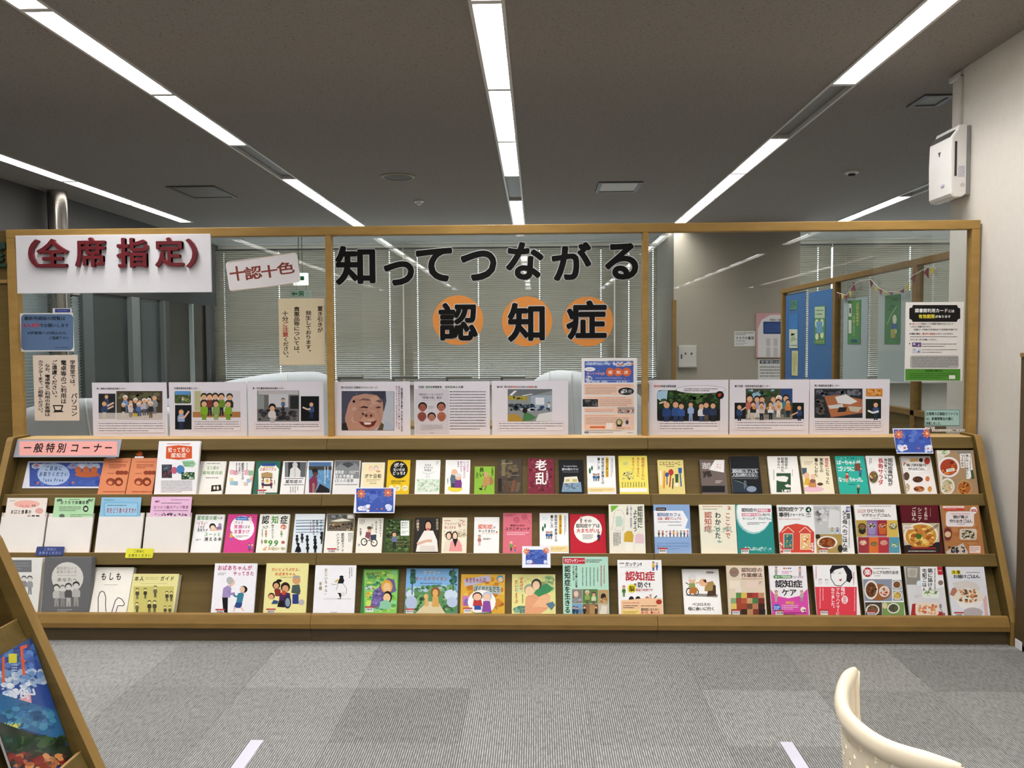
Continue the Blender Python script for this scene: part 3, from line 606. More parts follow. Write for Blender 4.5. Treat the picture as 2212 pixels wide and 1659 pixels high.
BOOKS = [
(R1,'c1',890,235,1120,'dc8a62',.02,'orange leaflet stack at the left of the upper row beside the blue card','''
l 925 262 1090 275 1 a8482a
l 930 285 1075 325 3 8a3a20
o 985 342 1030 378 8a3f26
o 1015 342 1062 378 8a3f26
o 1050 342 1095 378 8a3f26
l 915 360 975 372 1 8a3a20
o 905 405 985 470 8a3f26
o 975 400 1050 475 7c3820
o 920 430 960 462 e08a63
o 995 425 1035 458 e08a63
l 880 512 1090 532 1 8a3a20'''),
(R1,'c1',1127,235,1348,'dc8a62',.022,'orange leaflet stack touching the tall white booklet on the upper row','''
l 1160 262 1320 275 1 a8482a
l 1165 285 1310 325 3 8a3a20
o 1225 342 1270 378 8a3f26
o 1255 342 1302 378 8a3f26
o 1290 342 1332 378 8a3f26
l 1155 360 1215 372 1 8a3a20
o 1145 405 1225 470 8a3f26
o 1215 400 1290 475 7c3820
o 1160 430 1200 462 e08a63
o 1235 425 1275 458 e08a63
l 1120 512 1330 532 1 8a3a20'''),
(R1,'c1',1357,90,1710,'f4f1f4',.018,'tall white booklet with orange ribbon title on the upper row','''
l 1425 105 1630 122 1 c8604a
p d5592f 1420,135 1525,125 1638,135 1638,238 1525,250 1415,238
h 1432 142 1622 188 f6e8e0 2 知って安心
h 1458 190 1590 232 f6e8e0 0 認知症
p 9cc9a0 1550,258 1650,255 1672,285 1650,312 1572,310
l 1565 268 1650 305 2 4c7a55
r 1380 290 1468 405 3b3a40
n 1380 345 1468 405 30 10 6a3a40,8a4a55,2e2a30,57505a
n 1385 290 1465 350 24 10 56606a,3c4450,707a84
o 1460 310 1515 370 c0607a
o 1505 295 1575 370 4a86b8
r 1548 355 1660 418 2f4a30
n 1548 355 1660 418 40 9 6f9a6a,dfe8df,3c5a3a,9ab890
l 1375 425 1640 530 8 8c888c'''),
(R1,'c1',1713,263,1932,'f3efe8',.016,'white book with green title lettering and a small dark photo at the bottom','''
l 1765 275 1880 287 1 4a4640
r 1750 290 1900 385 efece2
h 1765 302 1870 335 6d9a5a 0 父と娘の
h 1728 345 1902 375 6d9a5a 1 認知症日記
l 1755 397 1865 410 1 3a3632
p 2e2420 1805,468 1885,462 1890,512 1800,522
o 1820 475 1840 505 e6dcd0
o 1848 472 1868 508 e6dcd0'''),
(R1,'c1',1958,263,2172,'f4f1ee',.015,'white book with scattered pastel squares and vertical black title','''
q 1960 335 2000 375 e3b3b8 8
q 1990 340 2030 380 d9a0b4 8
q 2085 335 2125 380 e8a7b8 8
q 2120 340 2160 385 8cbf92 8
q 1960 405 1992 440 ead59a 8
q 1962 430 2000 465 9cc4cf 8
q 1992 432 2030 468 9ab6c8 8
q 2105 410 2140 445 a0b8de 8
q 2135 395 2165 430 f0b890 8
q 2080 440 2118 472 cfc5b4 8
v 2058 275 2085 420 2e2a2a 1 認知症の人との
v 2032 275 2056 370 2e2a2a 1 おつきあい
L 2008 275 2030 360 1 6a6460
L 2100 275 2115 340 1 8a8480'''),
(R1,'c2',610,182,815,'2f6b58',.016,'dark green puzzle book with white panel and red title','''
p f1ece4 625,250 650,215 770,215 800,250 800,450 625,450
p 2f4f8f 640,200 780,200 765,225 655,225
r 672 230 755 238 d0b060
h 635 238 780 265 c04038 1 王国のパズル
p b09060 650,285 700,275 745,285 745,330 650,330
r 662 320 735 385 3a3430
q 670 325 728 378 e8e0d0 6
o 690 335 712 362 d0a030
m 662 345 70 37406a 3a2a20 8a3a30
m 735 345 70 8a3040 3a2a20 37406a
r 665 380 740 395 3a2a28
L 755 345 772 385 1 6a6460
k 612 425'''),
(R1,'c2',838,182,1038,'f2f0ee',.016,'white book with a black and white photo of a standing man','''
r 850 190 1035 318 2c2c2e
r 850 190 880 318 77797c
r 980 190 1035 318 5c5e62
o 915 190 960 240 c9c6c2
p d8d6d3 890,318 897,250 920,232 960,235 985,265 982,318
s 5a5858 3 935,240 938,318
l 848 322 1010 338 1 4a4646
h 855 340 1000 372 242222 2 認知症の
l 842 376 1012 392 1 4a4646
L 890 400 970 452 4 7a7672'''),
(R1,'c2',1047,180,1262,'eceae8',.017,'book with a blue photo cover of a person sitting by water','''
r 1055 190 1250 452 5f8fb8
r 1055 225 1250 258 3c3a34
r 1060 195 1240 222 4f6f9a
n 1060 260 1250 380 30 14 6a9cc4,78a6c8,5684ac
L 1180 230 1230 380 2 d6e2ea
o 1085 245 1135 312 5a3a30
o 1080 243 1132 280 1e1614
p 7a2f4a 1060,452 1058,345 1090,305 1125,315 1130,380 1105,452
p 1c1818 1110,452 1150,375 1230,420 1232,452
r 1085 370 1105 452 a07060'''),
(R1,'c2',1278,178,1498,'e9e7e5',.016,'book with grey mountain photo and white bold title on the upper row','''
r 1280 180 1488 330 6a6d70
p 85888b 1280,240 1340,190 1400,235 1450,195 1488,240 1488,330 1280,330
p 4a4c50 1330,205 1400,190 1440,210 1390,240
h 1280 260 1380 292 f4f2f0 2 認知症・
h 1278 296 1438 330 f8f6f4 2 行方不明者
h 1276 333 1438 365 8a8d90 2 1万人の衝撃
l 1400 262 1480 290 2 e6e4e2
l 1280 375 1470 390 1 4a4846'''),
(R1,'c2',1510,193,1705,'f0ead6',.016,'cream book with two round smiling heads above a black title','''
r 1520 205 1690 400 f3e3b8
o 1565 222 1602 272 eac0a0
o 1608 218 1650 270 cfc0b0
o 1572 235 1597 270 f4d8c0
o 1614 232 1644 270 f0d8c4
q 1630 262 1665 278 d8a070 4
h 1530 290 1675 330 332c22 1 ボケ日和
l 1545 335 1665 360 2 a89a70
l 1575 366 1630 378 1 5a5040'''),
(R1,'c2',1730,173,1922,'e9c11f',.016,'yellow book with a large black disc holding the white title','''
o 1748 180 1900 330 1f1c18
h 1778 195 1872 238 f4f0ea 2 ボケ
h 1775 240 1875 268 f4f0ea 1 ないのは
h 1768 268 1880 302 f4f0ea 2 どっち?
l 1760 345 1880 378 2 3a3010
o 1735 388 1780 435 f3e9c0
o 1788 388 1838 435 f3e9c0
o 1850 388 1900 435 f3e9c0
l 1795 400 1830 425 2 7a6a30
l 1856 400 1893 425 2 7a6a30'''),
(R1,'c3',75,173,283,'f2f1ef',.016,'white book with thin line title over a pale green crowd drawing','''
h 148 207 205 225 7a7876 0 注文を
h 140 228 218 247 7a7876 0 まちがえる
h 145 250 205 270 7a7876 0 料理店
s 8a8886 2 125,272 150,287 200,287 225,272
s 8a8886 2 160,285 165,302 185,302 190,285
r 78 335 280 447 d9e6d6
n 78 335 280 447 60 13 b9d3b4,cfe0cc,e4ece2,9cc29a
n 90 355 270 440 24 9 efe6dc,dfc8b4,8aa888
L 245 182 268 215 2 8a8884
l 155 312 195 322 1 8a8886'''),
(R1,'c3',328,172,537,'f4f2f0',.016,'white book with a drawn elderly couple standing on a yellow oval','''
v 503 182 525 275 b04a9a 1 ペコロスの
v 475 182 498 330 b04a9a 1 いつか母ちゃんに
v 448 182 470 275 b04a9a 1 ありがとう
L 425 185 442 235 1 4a4646
o 345 385 470 446 e8d24a
p 5a6a78 365,330 375,295 415,290 425,330 420,385 370,385
r 372 372 412 408 3f4650
o 375 250 428 305 e6b896
p 7a3a86 405,360 425,330 455,332 465,370 462,410 408,410
o 408 295 462 345 e4b89c
o 406 285 464 318 d8d6d4
L 338 330 352 375 1 4a4646'''),
(R1,'c3',575,228,745,'8cbb3e',.014,'small lime green paperback with a seated man on an armchair','''
v 612 235 655 318 1e2c10 1 長い
v 585 278 608 330 1e2c10 0 お別れ
v 715 238 735 310 2a3818 0 中島京子
p a37a48 680,355 690,320 720,315 738,350 725,385 690,382
p b98c58 645,345 665,300 700,305 705,370 680,400 640,405
o 652 275 690 318 c99874
s 5a4a30 7 640,390 628,425
s 6a5a3a 7 672,392 660,432
p 2a2018 615,408 640,418 635,432 612,422'''),
(R1,'c3',770,163,978,'4a4034',.016,'dark brown book with dim old book spines on its cover','''
n 775 170 970 440 40 30 4a4034,564a3a,3a3028,6a5c44
r 805 170 835 310 7a6c4c
p 5a4030 830,445 840,365 868,362 860,445
p 7a4a38 880,445 900,345 925,350 905,445
p 6a5a44 920,445 938,360 968,368 945,445
r 775 330 805 445 241e18
l 805 195 900 208 1 a89a80
l 885 298 955 308 1 a89a80'''),
(R1,'c3',1028,160,1252,'7a2a3a',.018,'maroon book with two huge white characters on the upper row','''
n 1030 162 1245 445 90 16 6a2030,84303f,8f3a48,5a1a28
h 1090 168 1190 265 f4f0ee 1 老
h 1090 275 1190 385 f4f0ee 1 乱
v 1183 262 1202 350 e8d8d8 0 久坂部羊'''),
(R1,'c3',1290,170,1500,'17181b',.016,'black book with a white camper van drawing near the bottom','''
h 1330 215 1450 232 b8bcc2 0 The_Leisure_Seeker
h 1318 240 1462 262 c8ccd2 0 旅の終わりに
l 1325 270 1460 280 1 8a8e94
p 7f9cb4 1315,445 1330,360 1400,365 1480,360 1490,445
p e6e0d0 1340,318 1448,312 1462,365 1335,370
r 1350 335 1385 358 c8b868
r 1408 335 1448 358 c8b868
n 1335 368 1465 430 26 9 9a4a3a,c8a878,3a3a3a,5a7a9a'''),
(R1,'c3',1530,137,1770,'f3f3f4',.016,'white book on the upper row with yellow banner and three small people','''
q 1690 148 1718 322 e9b83a 12
v 1695 160 1714 312 3a3020 0 気持ちが楽になる
v 1655 152 1680 380 2a2828 1 認知症の家族との
v 1620 152 1645 255 2a2828 1 暮らし方
L 1735 155 1755 320 2 6a6868
q 1545 165 1600 195 e6ecf0 14
o 1548 240 1566 290 2f6a48
o 1567 222 1583 262 2f6a48
m 1592 288 65 3a5a90 2a2624 6a8ab0
m 1610 292 62 4a80b0 2a2624 38485a
m 1630 288 66 30507a 2a2624 8a6a50
r 1535 408 1770 446 f2d9a0
l 1560 420 1750 440 2 b89a60'''),
(R1,'c4',142,137,385,'f0e26a',.016,'pale yellow book with vertical red title lines','''
v 338 150 364 345 d0633c 0 認知症とともに
v 298 150 322 318 d0633c 0 あたりまえに
v 255 150 280 290 d0633c 0 生きていく
o 175 180 232 225 e8dc7c
l 185 190 222 215 2 9ab070
n 170 268 275 345 50 8 8a8a70,3a3a38,e6e2d0,b0b4a0,c4bc8a
L 165 362 375 405 9 6a6438
r 145 412 388 446 f4f1ec'''),
(R1,'c4',475,172,693,'e6d486',.016,'yellow book with a row of coloured spoons and forks','''
h 490 185 672 218 3a2c18 2 ことことこーこ
l 548 222 620 235 1 6a5a38
s f1ead8 14 500,265 505,385
s e8952c 16 535,265 530,415
o 540 278 572 318 2f5590
s 2f5590 8 556,310 556,385
o 568 250 612 305 b8382c
s b8382c 10 588,300 578,405
s 2a2420 9 608,328 604,418
p 2f5a38 625,292 655,292 652,365 628,365
o 622 368 656 400 f1ead8
p 2f5a9a 650,240 684,240 682,285 655,285
s 2f5a9a 10 668,280 678,400'''),
(R1,'c4',833,170,1050,'6f625c',.018,'brown grey book with a cover photo of charred sticks','''
p e9e6e4 965,172 1045,172 1042,280 945,262 915,255
n 960 200 1030 260 8 10 d9b0a8,e4d4ce
h 855 192 930 250 cfc8c4 2 逍症
n 850 260 950 325 16 20 2c2422,3a302c,4a3a34
l 970 345 1030 372 2 d8d2ce
r 838 392 1050 448 1c1a1a'''),
(R1,'c4',1090,142,1337,'14161a',.018,'black book with white boxed title lines and a moonlit horizon','''
r 1108 248 1335 252 c8ccd0
r 1108 280 1335 284 c8ccd0
h 1115 254 1328 280 d6dade 0 認知症になっても
h 1115 286 1328 312 d6dade 0 人生は終わらない
r 1108 314 1335 317 c8ccd0
l 1112 325 1330 336 1 8a9098
p 2a3440 1110,345 1200,365 1290,420 1330,448 1105,448
p 5a7068 1110,340 1180,355 1260,400 1180,365
o 1235 395 1320 445 8a98b0
L 1210 350 1235 420 2 9aa0a8'''),
(R1,'c4',1410,140,1665,'f1eee8',.016,'white book with white hands on a dark green panel','''
v 1562 150 1586 250 2a2826 0 認知症と
v 1530 150 1556 275 2a2826 1 診断された
v 1497 150 1523 250 2a2826 1 あなたへ
r 1490 285 1612 448 2f4f35
p eeeae4 1490,312 1560,308 1590,325 1575,360 1520,355 1490,345
s eeeae4 9 1560,318 1588,320
s eeeae4 9 1560,330 1590,334
s eeeae4 9 1558,343 1582,350
p eeeae4 1560,388 1585,378 1612,390 1612,405 1575,405
h 1538 420 1608 448 eeeae4 1 LIFE
L 1460 255 1475 350 1 9a948c
L 1620 255 1632 310 1 9a948c'''),
(R1,'c4',1693,140,1943,'f1e6c8',.016,'cream book with a drawn couple on a sofa over a pink oval','''
v 1905 155 1932 235 c03a50 1 認知症
v 1912 238 1940 380 2a2420 0 になった
v 1860 155 1888 280 2a2420 1 家族との
v 1815 155 1843 320 2a2420 1 暮らしかた
l 1725 180 1800 215 3 c0a890
r 1705 240 1748 295 4a5a70
o 1705 395 1895 447 e6bcc8
p e0b040 1725,385 1735,320 1770,325 1775,390
o 1722 280 1772 330 e6b898
p 8a5a4a 1775,345 1800,325 1825,345 1820,385 1775,385
o 1780 292 1825 338 eac4a8
r 1765 368 1830 405 c98a50
o 1838 365 1888 392 5a3a2a
o 1890 420 1945 447 efe8dc'''),
(R1,'c5',598,218,845,'2fae9c',.016,'teal book with white handwritten title and small cartoon people','''
n 615 228 840 245 12 6 1a4a44,e8f0ee
h 615 252 815 292 f0f2f0 1 ばーちゃんが
h 622 305 765 350 f0f2f0 1 ゴリラに
h 625 395 690 440 f0f2f0 0 なっ
h 722 395 852 440 f0f2f0 0 ちゃった。
m 702 355 88 b03a34 2a2624 e0b090
m 815 310 85 4a6aa8 2a2624 38485a
r 768 280 815 345 7a4a3a
m 798 465 75 38503f c8c4c0 2a2a2a
l 712 455 775 467 1 14403a'''),
(R1,'c5',858,216,1107,'f4f1ee',.016,'white book with bold red salad title and a round salad bowl photo','''
v 968 235 1010 465 b82c30 2 長寿サラダ
v 1052 235 1090 475 2a2624 1 認知症専門医が
v 1018 237 1045 415 2a2624 1 毎日食べている
L 890 235 915 290 2 5a5450
b 880 335 975 460 ded9d2 6a5a38,b83a28,e8e0d0,5a8a3a,d8b060,3a3a28
s b8b4ae 2 885,340 915,318 945,330'''),
(R1,'c5',1157,218,1412,'efe9e4',.018,'cookbook with oval white title over small dishes on the upper row','''
n 1165 225 1410 345 30 20 e8e0d4,b8a060,c8704a,d8d4cc
r 1240 240 1310 268 d8a860
o 1315 235 1350 270 2a2422
o 1360 230 1410 290 b84030
o 1195 265 1392 358 f6f3f0
h 1210 282 1380 308 2a2420 1 親に元気を届ける
h 1225 315 1365 342 2a2420 1 作りおきごはん
o 1182 355 1235 425 5a4030
b 1250 385 1360 450 e8e2dc 4a2c20,6a4030,3a2018
b 1365 385 1412 440 efe9e4 c86a40,d88a58
b 1180 445 1245 530 efe9e4 c8b088,8a7a50,e0d8c0
b 1258 468 1375 530 efe9e4 a05a30,c88850,6a3a20
b 1385 470 1430 530 efe9e4 c8803a,d8a860'''),
(R1,'c5',1463,168,1780,'a98a68',.016,'large cookbook with round dishes at the right end of the upper row','''
p d8d2c4 1465,170 1540,170 1500,530 1485,530
b 1470 150 1580 215 e6e2dc c8d0b0,8aa068,e8e4d8
b 1478 225 1662 400 e9e4e2 a8432a,d8843a,c05a30,7a2a1c
p ece6d8 1548,330 1618,318 1618,345 1550,355
l 1560 330 1605 342 1 5a4a40
r 1640 170 1772 200 8a8478
v 1672 202 1700 312 3a3632 0 つくりおき
p f1eeea 1664,200 1702,196 1706,318 1672,318
v 1674 204 1700 312 3a3632 1 つくりおき
p f1eeea 1706,198 1758,196 1778,370 1748,412 1720,412
v 1714 204 1738 400 3a3632 1 親に作って届けたい
L 1745 204 1760 340 1 5a5650
b 1495 405 1620 548 e6e2dc c8bc98,8a9a60,e8e0cc,d0905a
b 1635 420 1770 560 b89468 a8642c,c8843c,5a2a1a
p 3a5a34 1755,340 1775,335 1790,410 1765,415'''),
(R2,'c2',90,637,340,'f4f3f2',.016,'white book with green title and a sleeping woman drawing, first after the pockets','''
h 102 648 272 685 5f9e58 1 認知症の親
h 272 655 322 680 3a3836 0 への
h 95 690 190 745 c23a4a 1 “イラッ”
h 105 735 165 760 2a2826 0 とする
h 103 758 195 785 2a2826 0 気持ちが
o 205 712 262 768 2a2420
o 215 730 255 768 f0d0b8
p e8c8b0 205,768 262,755 312,760 305,778 210,778
o 282 710 312 745 a89ab0
p 8a7a9a 262,745 310,735 312,765 268,768
h 162 788 308 825 5f9e58 1 スーッと
h 160 830 315 865 2a2826 1 消える本
l 92 845 140 862 2 4a4846'''),
(R2,'c2',368,635,617,'d8468f',.016,'hot pink book with a white disc holding the title','''
o 385 650 590 858 f6f0f2
p 3f7ac0 430,665 480,652 535,662 545,690 430,685
l 440 668 530 680 1 e8f0f8
h 420 690 500 720 3a3036 0 パッと
h 415 725 490 760 cf3f86 2 笑顔
h 490 728 555 757 3a3036 1 になる
h 415 765 552 802 cf3f86 1 言葉かけ
l 430 815 540 835 2 5a4a50
m 558 645 70 e8c0d0 4a342c f0e0e0
m 393 785 80 d0b040 6a4a3a 8a6ac0
m 548 885 65 3a6ab0 3a2c24 8a3a3a
m 573 892 58 c05a8a c8c4c0 6a6a90'''),
(R2,'c2',640,635,893,'f3f2ea',.018,'white book with large green 99 and small round drawings','''
h 650 645 722 720 2c2a28 1 認
h 732 648 802 718 5c9a4a 1 知
h 808 645 880 720 2c2a28 1 症
v 735 722 760 840 2c2a28 1 知りたいこと
n 655 730 725 765 12 12 b8c0a8,98a090,d8d8cc
o 815 722 865 765 c85a4a
o 822 732 842 762 e8c0a0
o 845 730 862 758 d8a890
m 690 775 58 d88a6a 5a4a40 8a9a6a
m 822 778 55 6a9a58 6a5a4a b8b0a0
h 702 845 800 915 4f9440 2 99
m 655 852 40 b84a4a 4a3a30 8a8a8a
o 672 852 702 885 7aa858
o 820 862 852 888 b86a5a
n 655 905 870 955 16 16 e8a878,d8c8b0,a8b890
L 650 765 668 830 1 5a5854'''),
(R2,'c2',940,632,1193,'dfe7ee',.016,'pale blue book with black silhouettes of many people','''
r 945 632 1190 680 eaf0f4
s 6a8296 6 945,690 1190,686
s 6a8296 7 945,712 1190,708
s 5a7286 9 945,738 1190,735
s 6a8296 8 945,765 1190,762
s 8aa2b4 8 945,790 1190,788
v 1148 685 1172 815 2c3236 0 子どもと
v 1115 685 1138 815 2c3236 0 若者ケアラー
v 1085 685 1108 812 2c3236 0 声からはじまる
L 1062 700 1078 800 1 b86a7a
m 955 812 80 1c1e22 1c1e22 1c1e22 1c1e22
m 998 800 80 24262a 24262a 24262a 24262a
m 1042 815 82 1c1e22 1c1e22 1c1e22 1c1e22
m 1108 818 82 1c1e22 1c1e22 1c1e22 1c1e22
m 1168 785 105 15171a 15171a 15171a 15171a
m 965 880 90 101216 101216 101216 101216
m 1045 885 85 1c1e22 1c1e22 1c1e22 1c1e22
m 1110 870 100 101216 101216 101216 101216
p 101216 935,957 950,915 985,920 990,957'''),
(R2,'c2',1210,632,1448,'efece4',.016,'white book with a cafe terrace photo across its top','''
r 1212 634 1446 778 6a6458
n 1215 636 1380 680 26 16 5a6a72,8a9096,4a4a4c
r 1385 640 1440 672 e6e0d4
p e8e0cc 1235,695 1340,670 1420,690 1300,700
n 1215 700 1445 778 50 14 3a2c20,6a4a30,2a2420,8a7050,c8b08a
v 1330 795 1358 952 2e2a26 1 認知症カフェ
v 1288 795 1318 952 2e2a26 1 ハンドブック
L 1390 795 1430 870 3 6a645c
k 1212 925'''),
(R2,'c2',1475,667,1693,'f2ede2',.015,'cream book with a person riding a bicycle','''
v 1655 678 1676 830 3c3630 0 ケアマネジャー
v 1620 690 1640 800 3c3630 0 はらはら
v 1588 715 1606 760 5a544c 0 日記
L 1485 680 1535 720 4 7a746a
v 1488 755 1506 820 3c3630 0 岸山真理子
o 1498 838 1555 905 3a3630
o 1506 848 1547 895 f2ede2
o 1583 845 1642 912 3a3630
o 1591 855 1634 902 f2ede2
s 4a4038 6 1526,870 1572,858 1612,878
s 4a4038 5 1572,858 1600,825
p 8a4a58 1535,830 1545,785 1585,790 1575,850
o 1555 745 1590 790 e0b090
o 1552 738 1592 765 5a4a40
p 3a4450 1580,812 1632,808 1630,852 1582,855
p a8b0c0 1480,885 1495,890 1490,908 1472,905'''),
(R2,'c2',1705,675,1930,'3f4f2c',.016,'dark green garden photo book with a small white title label','''
n 1708 678 1928 955 160 16 2f3f22,4f6a34,6a8a4a,1f2a18,3a4a2a
s 7a6a4a 5 1800,870 1925,862
s 7a6a4a 5 1800,895 1925,890
m 1785 785 140 6a7090 3a2c28 2a2a32
r 1838 690 1912 818 eef0ea
h 1845 700 1905 716 6a7a60 0 認知症の
h 1845 720 1900 736 6a7a60 0 私から
h 1845 740 1905 757 6a7a60 0 あなたへ
l 1850 775 1900 800 2 8a8a84'''),
(R2,'c2',1960,665,2170,'2e2a28',.016,'dark book showing a seated woman in a white shirt','''
v 1972 680 1998 780 d8c8a8 0 介護後う
v 2140 672 2162 770 b8a888 0 安藤和津
o 2038 685 2110 790 1a1412
o 2050 700 2098 775 d8a88a
o 2060 755 2090 768 b84a44
p ece6e0 1968,955 1985,870 2040,775 2115,775 2150,860 2160,955
s d8b09a 24 1978,890 2060,862 2105,862
p dcd4cc 2000,955 2010,900 2130,905 2140,955'''),
(R2,'c3',300,663,510,'efe6d0',.015,'cream book with a photo of two women side by side','''
l 315 680 370 700 1 b84a58
h 315 705 490 730 c05a68 0 アルツハイマーの
h 315 735 415 762 c05a68 0 母と生きる
n 430 672 500 800 40 10 e6d0c0,d8b8a0,b89a80,f0e4d8
n 305 770 510 840 40 14 c8b898,d8ccb0,a89878
o 325 782 385 855 3a2a24
o 335 795 372 850 e8c4a8
o 378 780 432 860 3a2a24
o 388 792 424 852 ecc8ac
p e6d8c4 308,952 320,860 375,855 380,952
p e89a98 355,952 370,870 400,845 440,855 465,900 468,952
p 1c1818 385,845 432,845 408,918'''),
(R2,'c3',572,660,785,'f3f1ee',.015,'white book with orange title and a small grandmother cartoon','''
h 602 720 728 762 dd5a2c 2 認知症
h 732 738 752 760 3a2c24 0 が
h 605 765 745 795 3a2c24 2 やってきた!
l 632 800 770 808 1 d8a890
m 615 812 92 b07a78 8a8682 d8b0a0
h 645 838 712 855 6a645e 0 酒井章子
n 752 775 772 800 6 8 d8a040,a86a30'''),
(R2,'c3',818,625,1062,'d9707f',.016,'pink book with a line drawing and black title on the middle row','''
l 828 632 930 655 2 6a2a38
o 905 660 955 710 c86070
s 6a3440 2 905,690 915,662 945,660 955,690 935,710
o 975 635 1020 685 c86070
s 6a3440 2 975,670 985,638 1018,640 1020,678 1042,690 1045,715
h 878 722 1000 740 4a2028 0 家族のための
h 832 745 1048 775 2c1216 1 ユマニチュード
l 850 785 1035 815 2 f0d0d4
m 885 868 82 6aa04a d8d4d0 4a4a42
m 918 890 65 d85a5a 8a5a3a 4a7ab0'''),
(R2,'c3',1128,625,1372,'f3f3f4',.016,'white book on the middle row with yellow banner and three small people','''
q 1292 636 1318 808 e9b83a 12
v 1297 648 1314 800 3a3020 0 気持ちが楽になる
v 1256 640 1280 872 2a2828 1 認知症の家族との
v 1220 642 1245 752 2a2828 1 暮らし方
L 1336 645 1356 810 2 6a6868
q 1145 655 1198 685 e6ecf0 14
o 1148 738 1165 782 2f6a48
o 1166 714 1182 755 2f6a48
m 1190 782 65 3a5a90 2a2624 6a8ab0
m 1208 785 62 4a80b0 2a2624 38485a
m 1228 782 66 30507a 2a2624 8a6a50
r 1130 905 1372 955 f2d9a0
l 1180 918 1350 945 2 b89a60'''),
(R2,'c3',1387,635,1687,'be1f32',.017,'red book with a large white disc holding the title','''
o 1420 648 1660 882 f4f1ea
h 1505 678 1572 708 2c2624 2 その
h 1438 715 1642 752 2c2624 2 認知症ケアは
h 1442 755 1635 795 c02434 2 大まちがい!
l 1495 805 1585 850 4 4a4440
m 1482 655 58 8a8a9a c8c4c0 b84a4a
m 1632 785 80 2a3a6a 2a2624 2a2a3a'''),
(R2,'c3',1718,550,2020,'efebdc',.016,'tall cream book with figure outlines and vertical green black title','''
p 7ab83a 1735,562 1805,562 1740,620
v 1962 565 2008 755 3a4a3a 1 認知症に
v 1925 595 1962 785 2c3a2c 1 よりそう
v 1898 560 1918 755 3a5aa0 0 “治す”から、あるがままへ
v 1868 560 1886 640 3a3a38 0 上田諭
s b8b4a8 3 1755,665 1775,600 1830,600 1850,640 1845,770
s b8b4a8 3 1745,770 1760,670 1800,650
p c4d8c8 1775,690 1785,655 1825,652 1840,690 1830,735 1780,740
s c8c4b8 3 1780,740 1775,775 1840,775 1830,735
p cfa938 1848,870 1850,800 1875,778 1915,780 1930,815 1925,872
p f4f1e6 1860,952 1862,878 1922,876 1920,952
p e4c4cc 1940,880 1945,815 1965,800 2010,805 2025,850 2015,885
p f1eee4 1945,952 1950,888 2012,888 2012,952
L 1755 792 1822 905 4 4a4a44'''),
(R2,'c4',440,552,748,'8fadd8',.016,'light blue and white book with a row of tiny standing people','''
p f3f3f4 442,605 745,605 745,828 450,828
p 8fadd8 690,605 745,605 745,760 710,755 735,682
q 462 578 548 606 3a2c2a 6
l 472 586 538 598 1 d8d0cc
h 472 622 676 655 3f5fa0 2 認知症カフェ
h 475 660 680 685 b8454a 1 企画・運営マニュアル
l 478 695 680 707 1 4a4a50
l 565 722 680 735 1 6a6a70
m 487 775 55 3a5a3a 2a2624 3a3a3a
m 520 775 55 b84a5a 2a2624 4a3a4a
m 552 778 52 e8e0e0 5a4a40 8a8a90
m 583 775 54 8a5a9a 2a2624 3a3a4a
m 613 773 56 d8a858 2a2624 4a5a6a
m 645 775 54 d88aa0 c8c4c0 5a4a5a
m 675 775 54 4a8a58 2a2624 3a4a3a
m 703 776 54 4a6ab0 2a2624 3a3a4a
m 732 774 56 e0a0b0 2a2624 5a5a6a
l 465 870 740 940 3 7f9ccc
k 480 922'''),
(R2,'c4',830,553,1135,'f0ebd6',.016,'cream book with leafy motif and large vertical title in red and black','''
l 860 562 1030 576 1 b05a4a
l 860 585 985 597 1 6a5a50
h 1072 562 1100 598 b03a34 1 2
v 1052 618 1098 845 c06a5a 0 ここまで
v 965 615 1015 845 3a3632 0 わかった
v 875 612 938 785 c06a5a 0 認知症
n 860 735 1130 800 26 14 a8c4b4,8fb4a4,c4d8c8
p 8fb4a4 980,868 1000,858 1030,870 1005,880
s 8fb4a4 4 1002,700 1002,880'''),
(R2,'c4',1140,553,1450,'2c8f8c',.016,'teal book with a big white circle and a pale city skyline','''
o 1140 430 1450 805 9ccac6
o 1152 430 1450 790 f2f3f2
p f2f3f2 1160,560 1448,560 1448,700 1170,700
h 1192 582 1325 616 1f2c38 2 認知症の
r 1330 588 1440 618 cf5a7a
h 1334 590 1438 616 f6ecee 1 早期発見・
r 1195 626 1345 652 cf5a7a
h 1200 628 1342 650 f6ecee 1 初期集中支援
h 1348 627 1440 652 1f2c38 1 に向けた
h 1198 660 1442 686 1f5c70 2 ラーニング・プログラム
l 1242 702 1400 725 2 3a4a54
n 1200 910 1455 955 40 12 9ccfc8,7ab8b4,b8dcd6
k 1182 925'''),
(R2,'c4',1495,555,1803,'efeeec',.014,'white journal with two red house windows below a bold black title','''
h 1508 572 1725 612 1f1d1c 2 認知症ケア
h 1510 618 1598 660 1f1d1c 2 事例
h 1600 625 1728 655 1f1d1c 1 ジャーナル
o 1738 572 1788 622 1f4a34
h 1752 578 1775 616 f1eee8 2 4
h 1740 625 1785 642 4a4846 0 2017
h 1740 645 1785 662 4a4846 0 Vol.9
l 1512 672 1695 682 1 b84a3a
p d14a3a 1508,800 1560,735 1660,715 1760,735 1812,790 1812,962 1512,962
s f0dcd0 6 1535,790 1590,745 1640,790
s f0dcd0 6 1682,790 1735,745 1785,790
r 1550 800 1632 938 f0dcd0
r 1556 806 1628 935 3f7a78
n 1560 810 1625 930 26 12 4a8a84,d0a030,2f5a68,5a9a6a
r 1692 800 1780 938 f0dcd0
r 1698 806 1775 935 e8b870
n 1702 810 1772 930 22 11 f4ece0,d84a3a,e8d0b0,f0e4d4
n 1510 870 1545 955 20 8 f4e8e4,e8b0a8
n 1775 870 1812 955 20 8 f4e8e4,e8b0a8
k 1540 922'''),
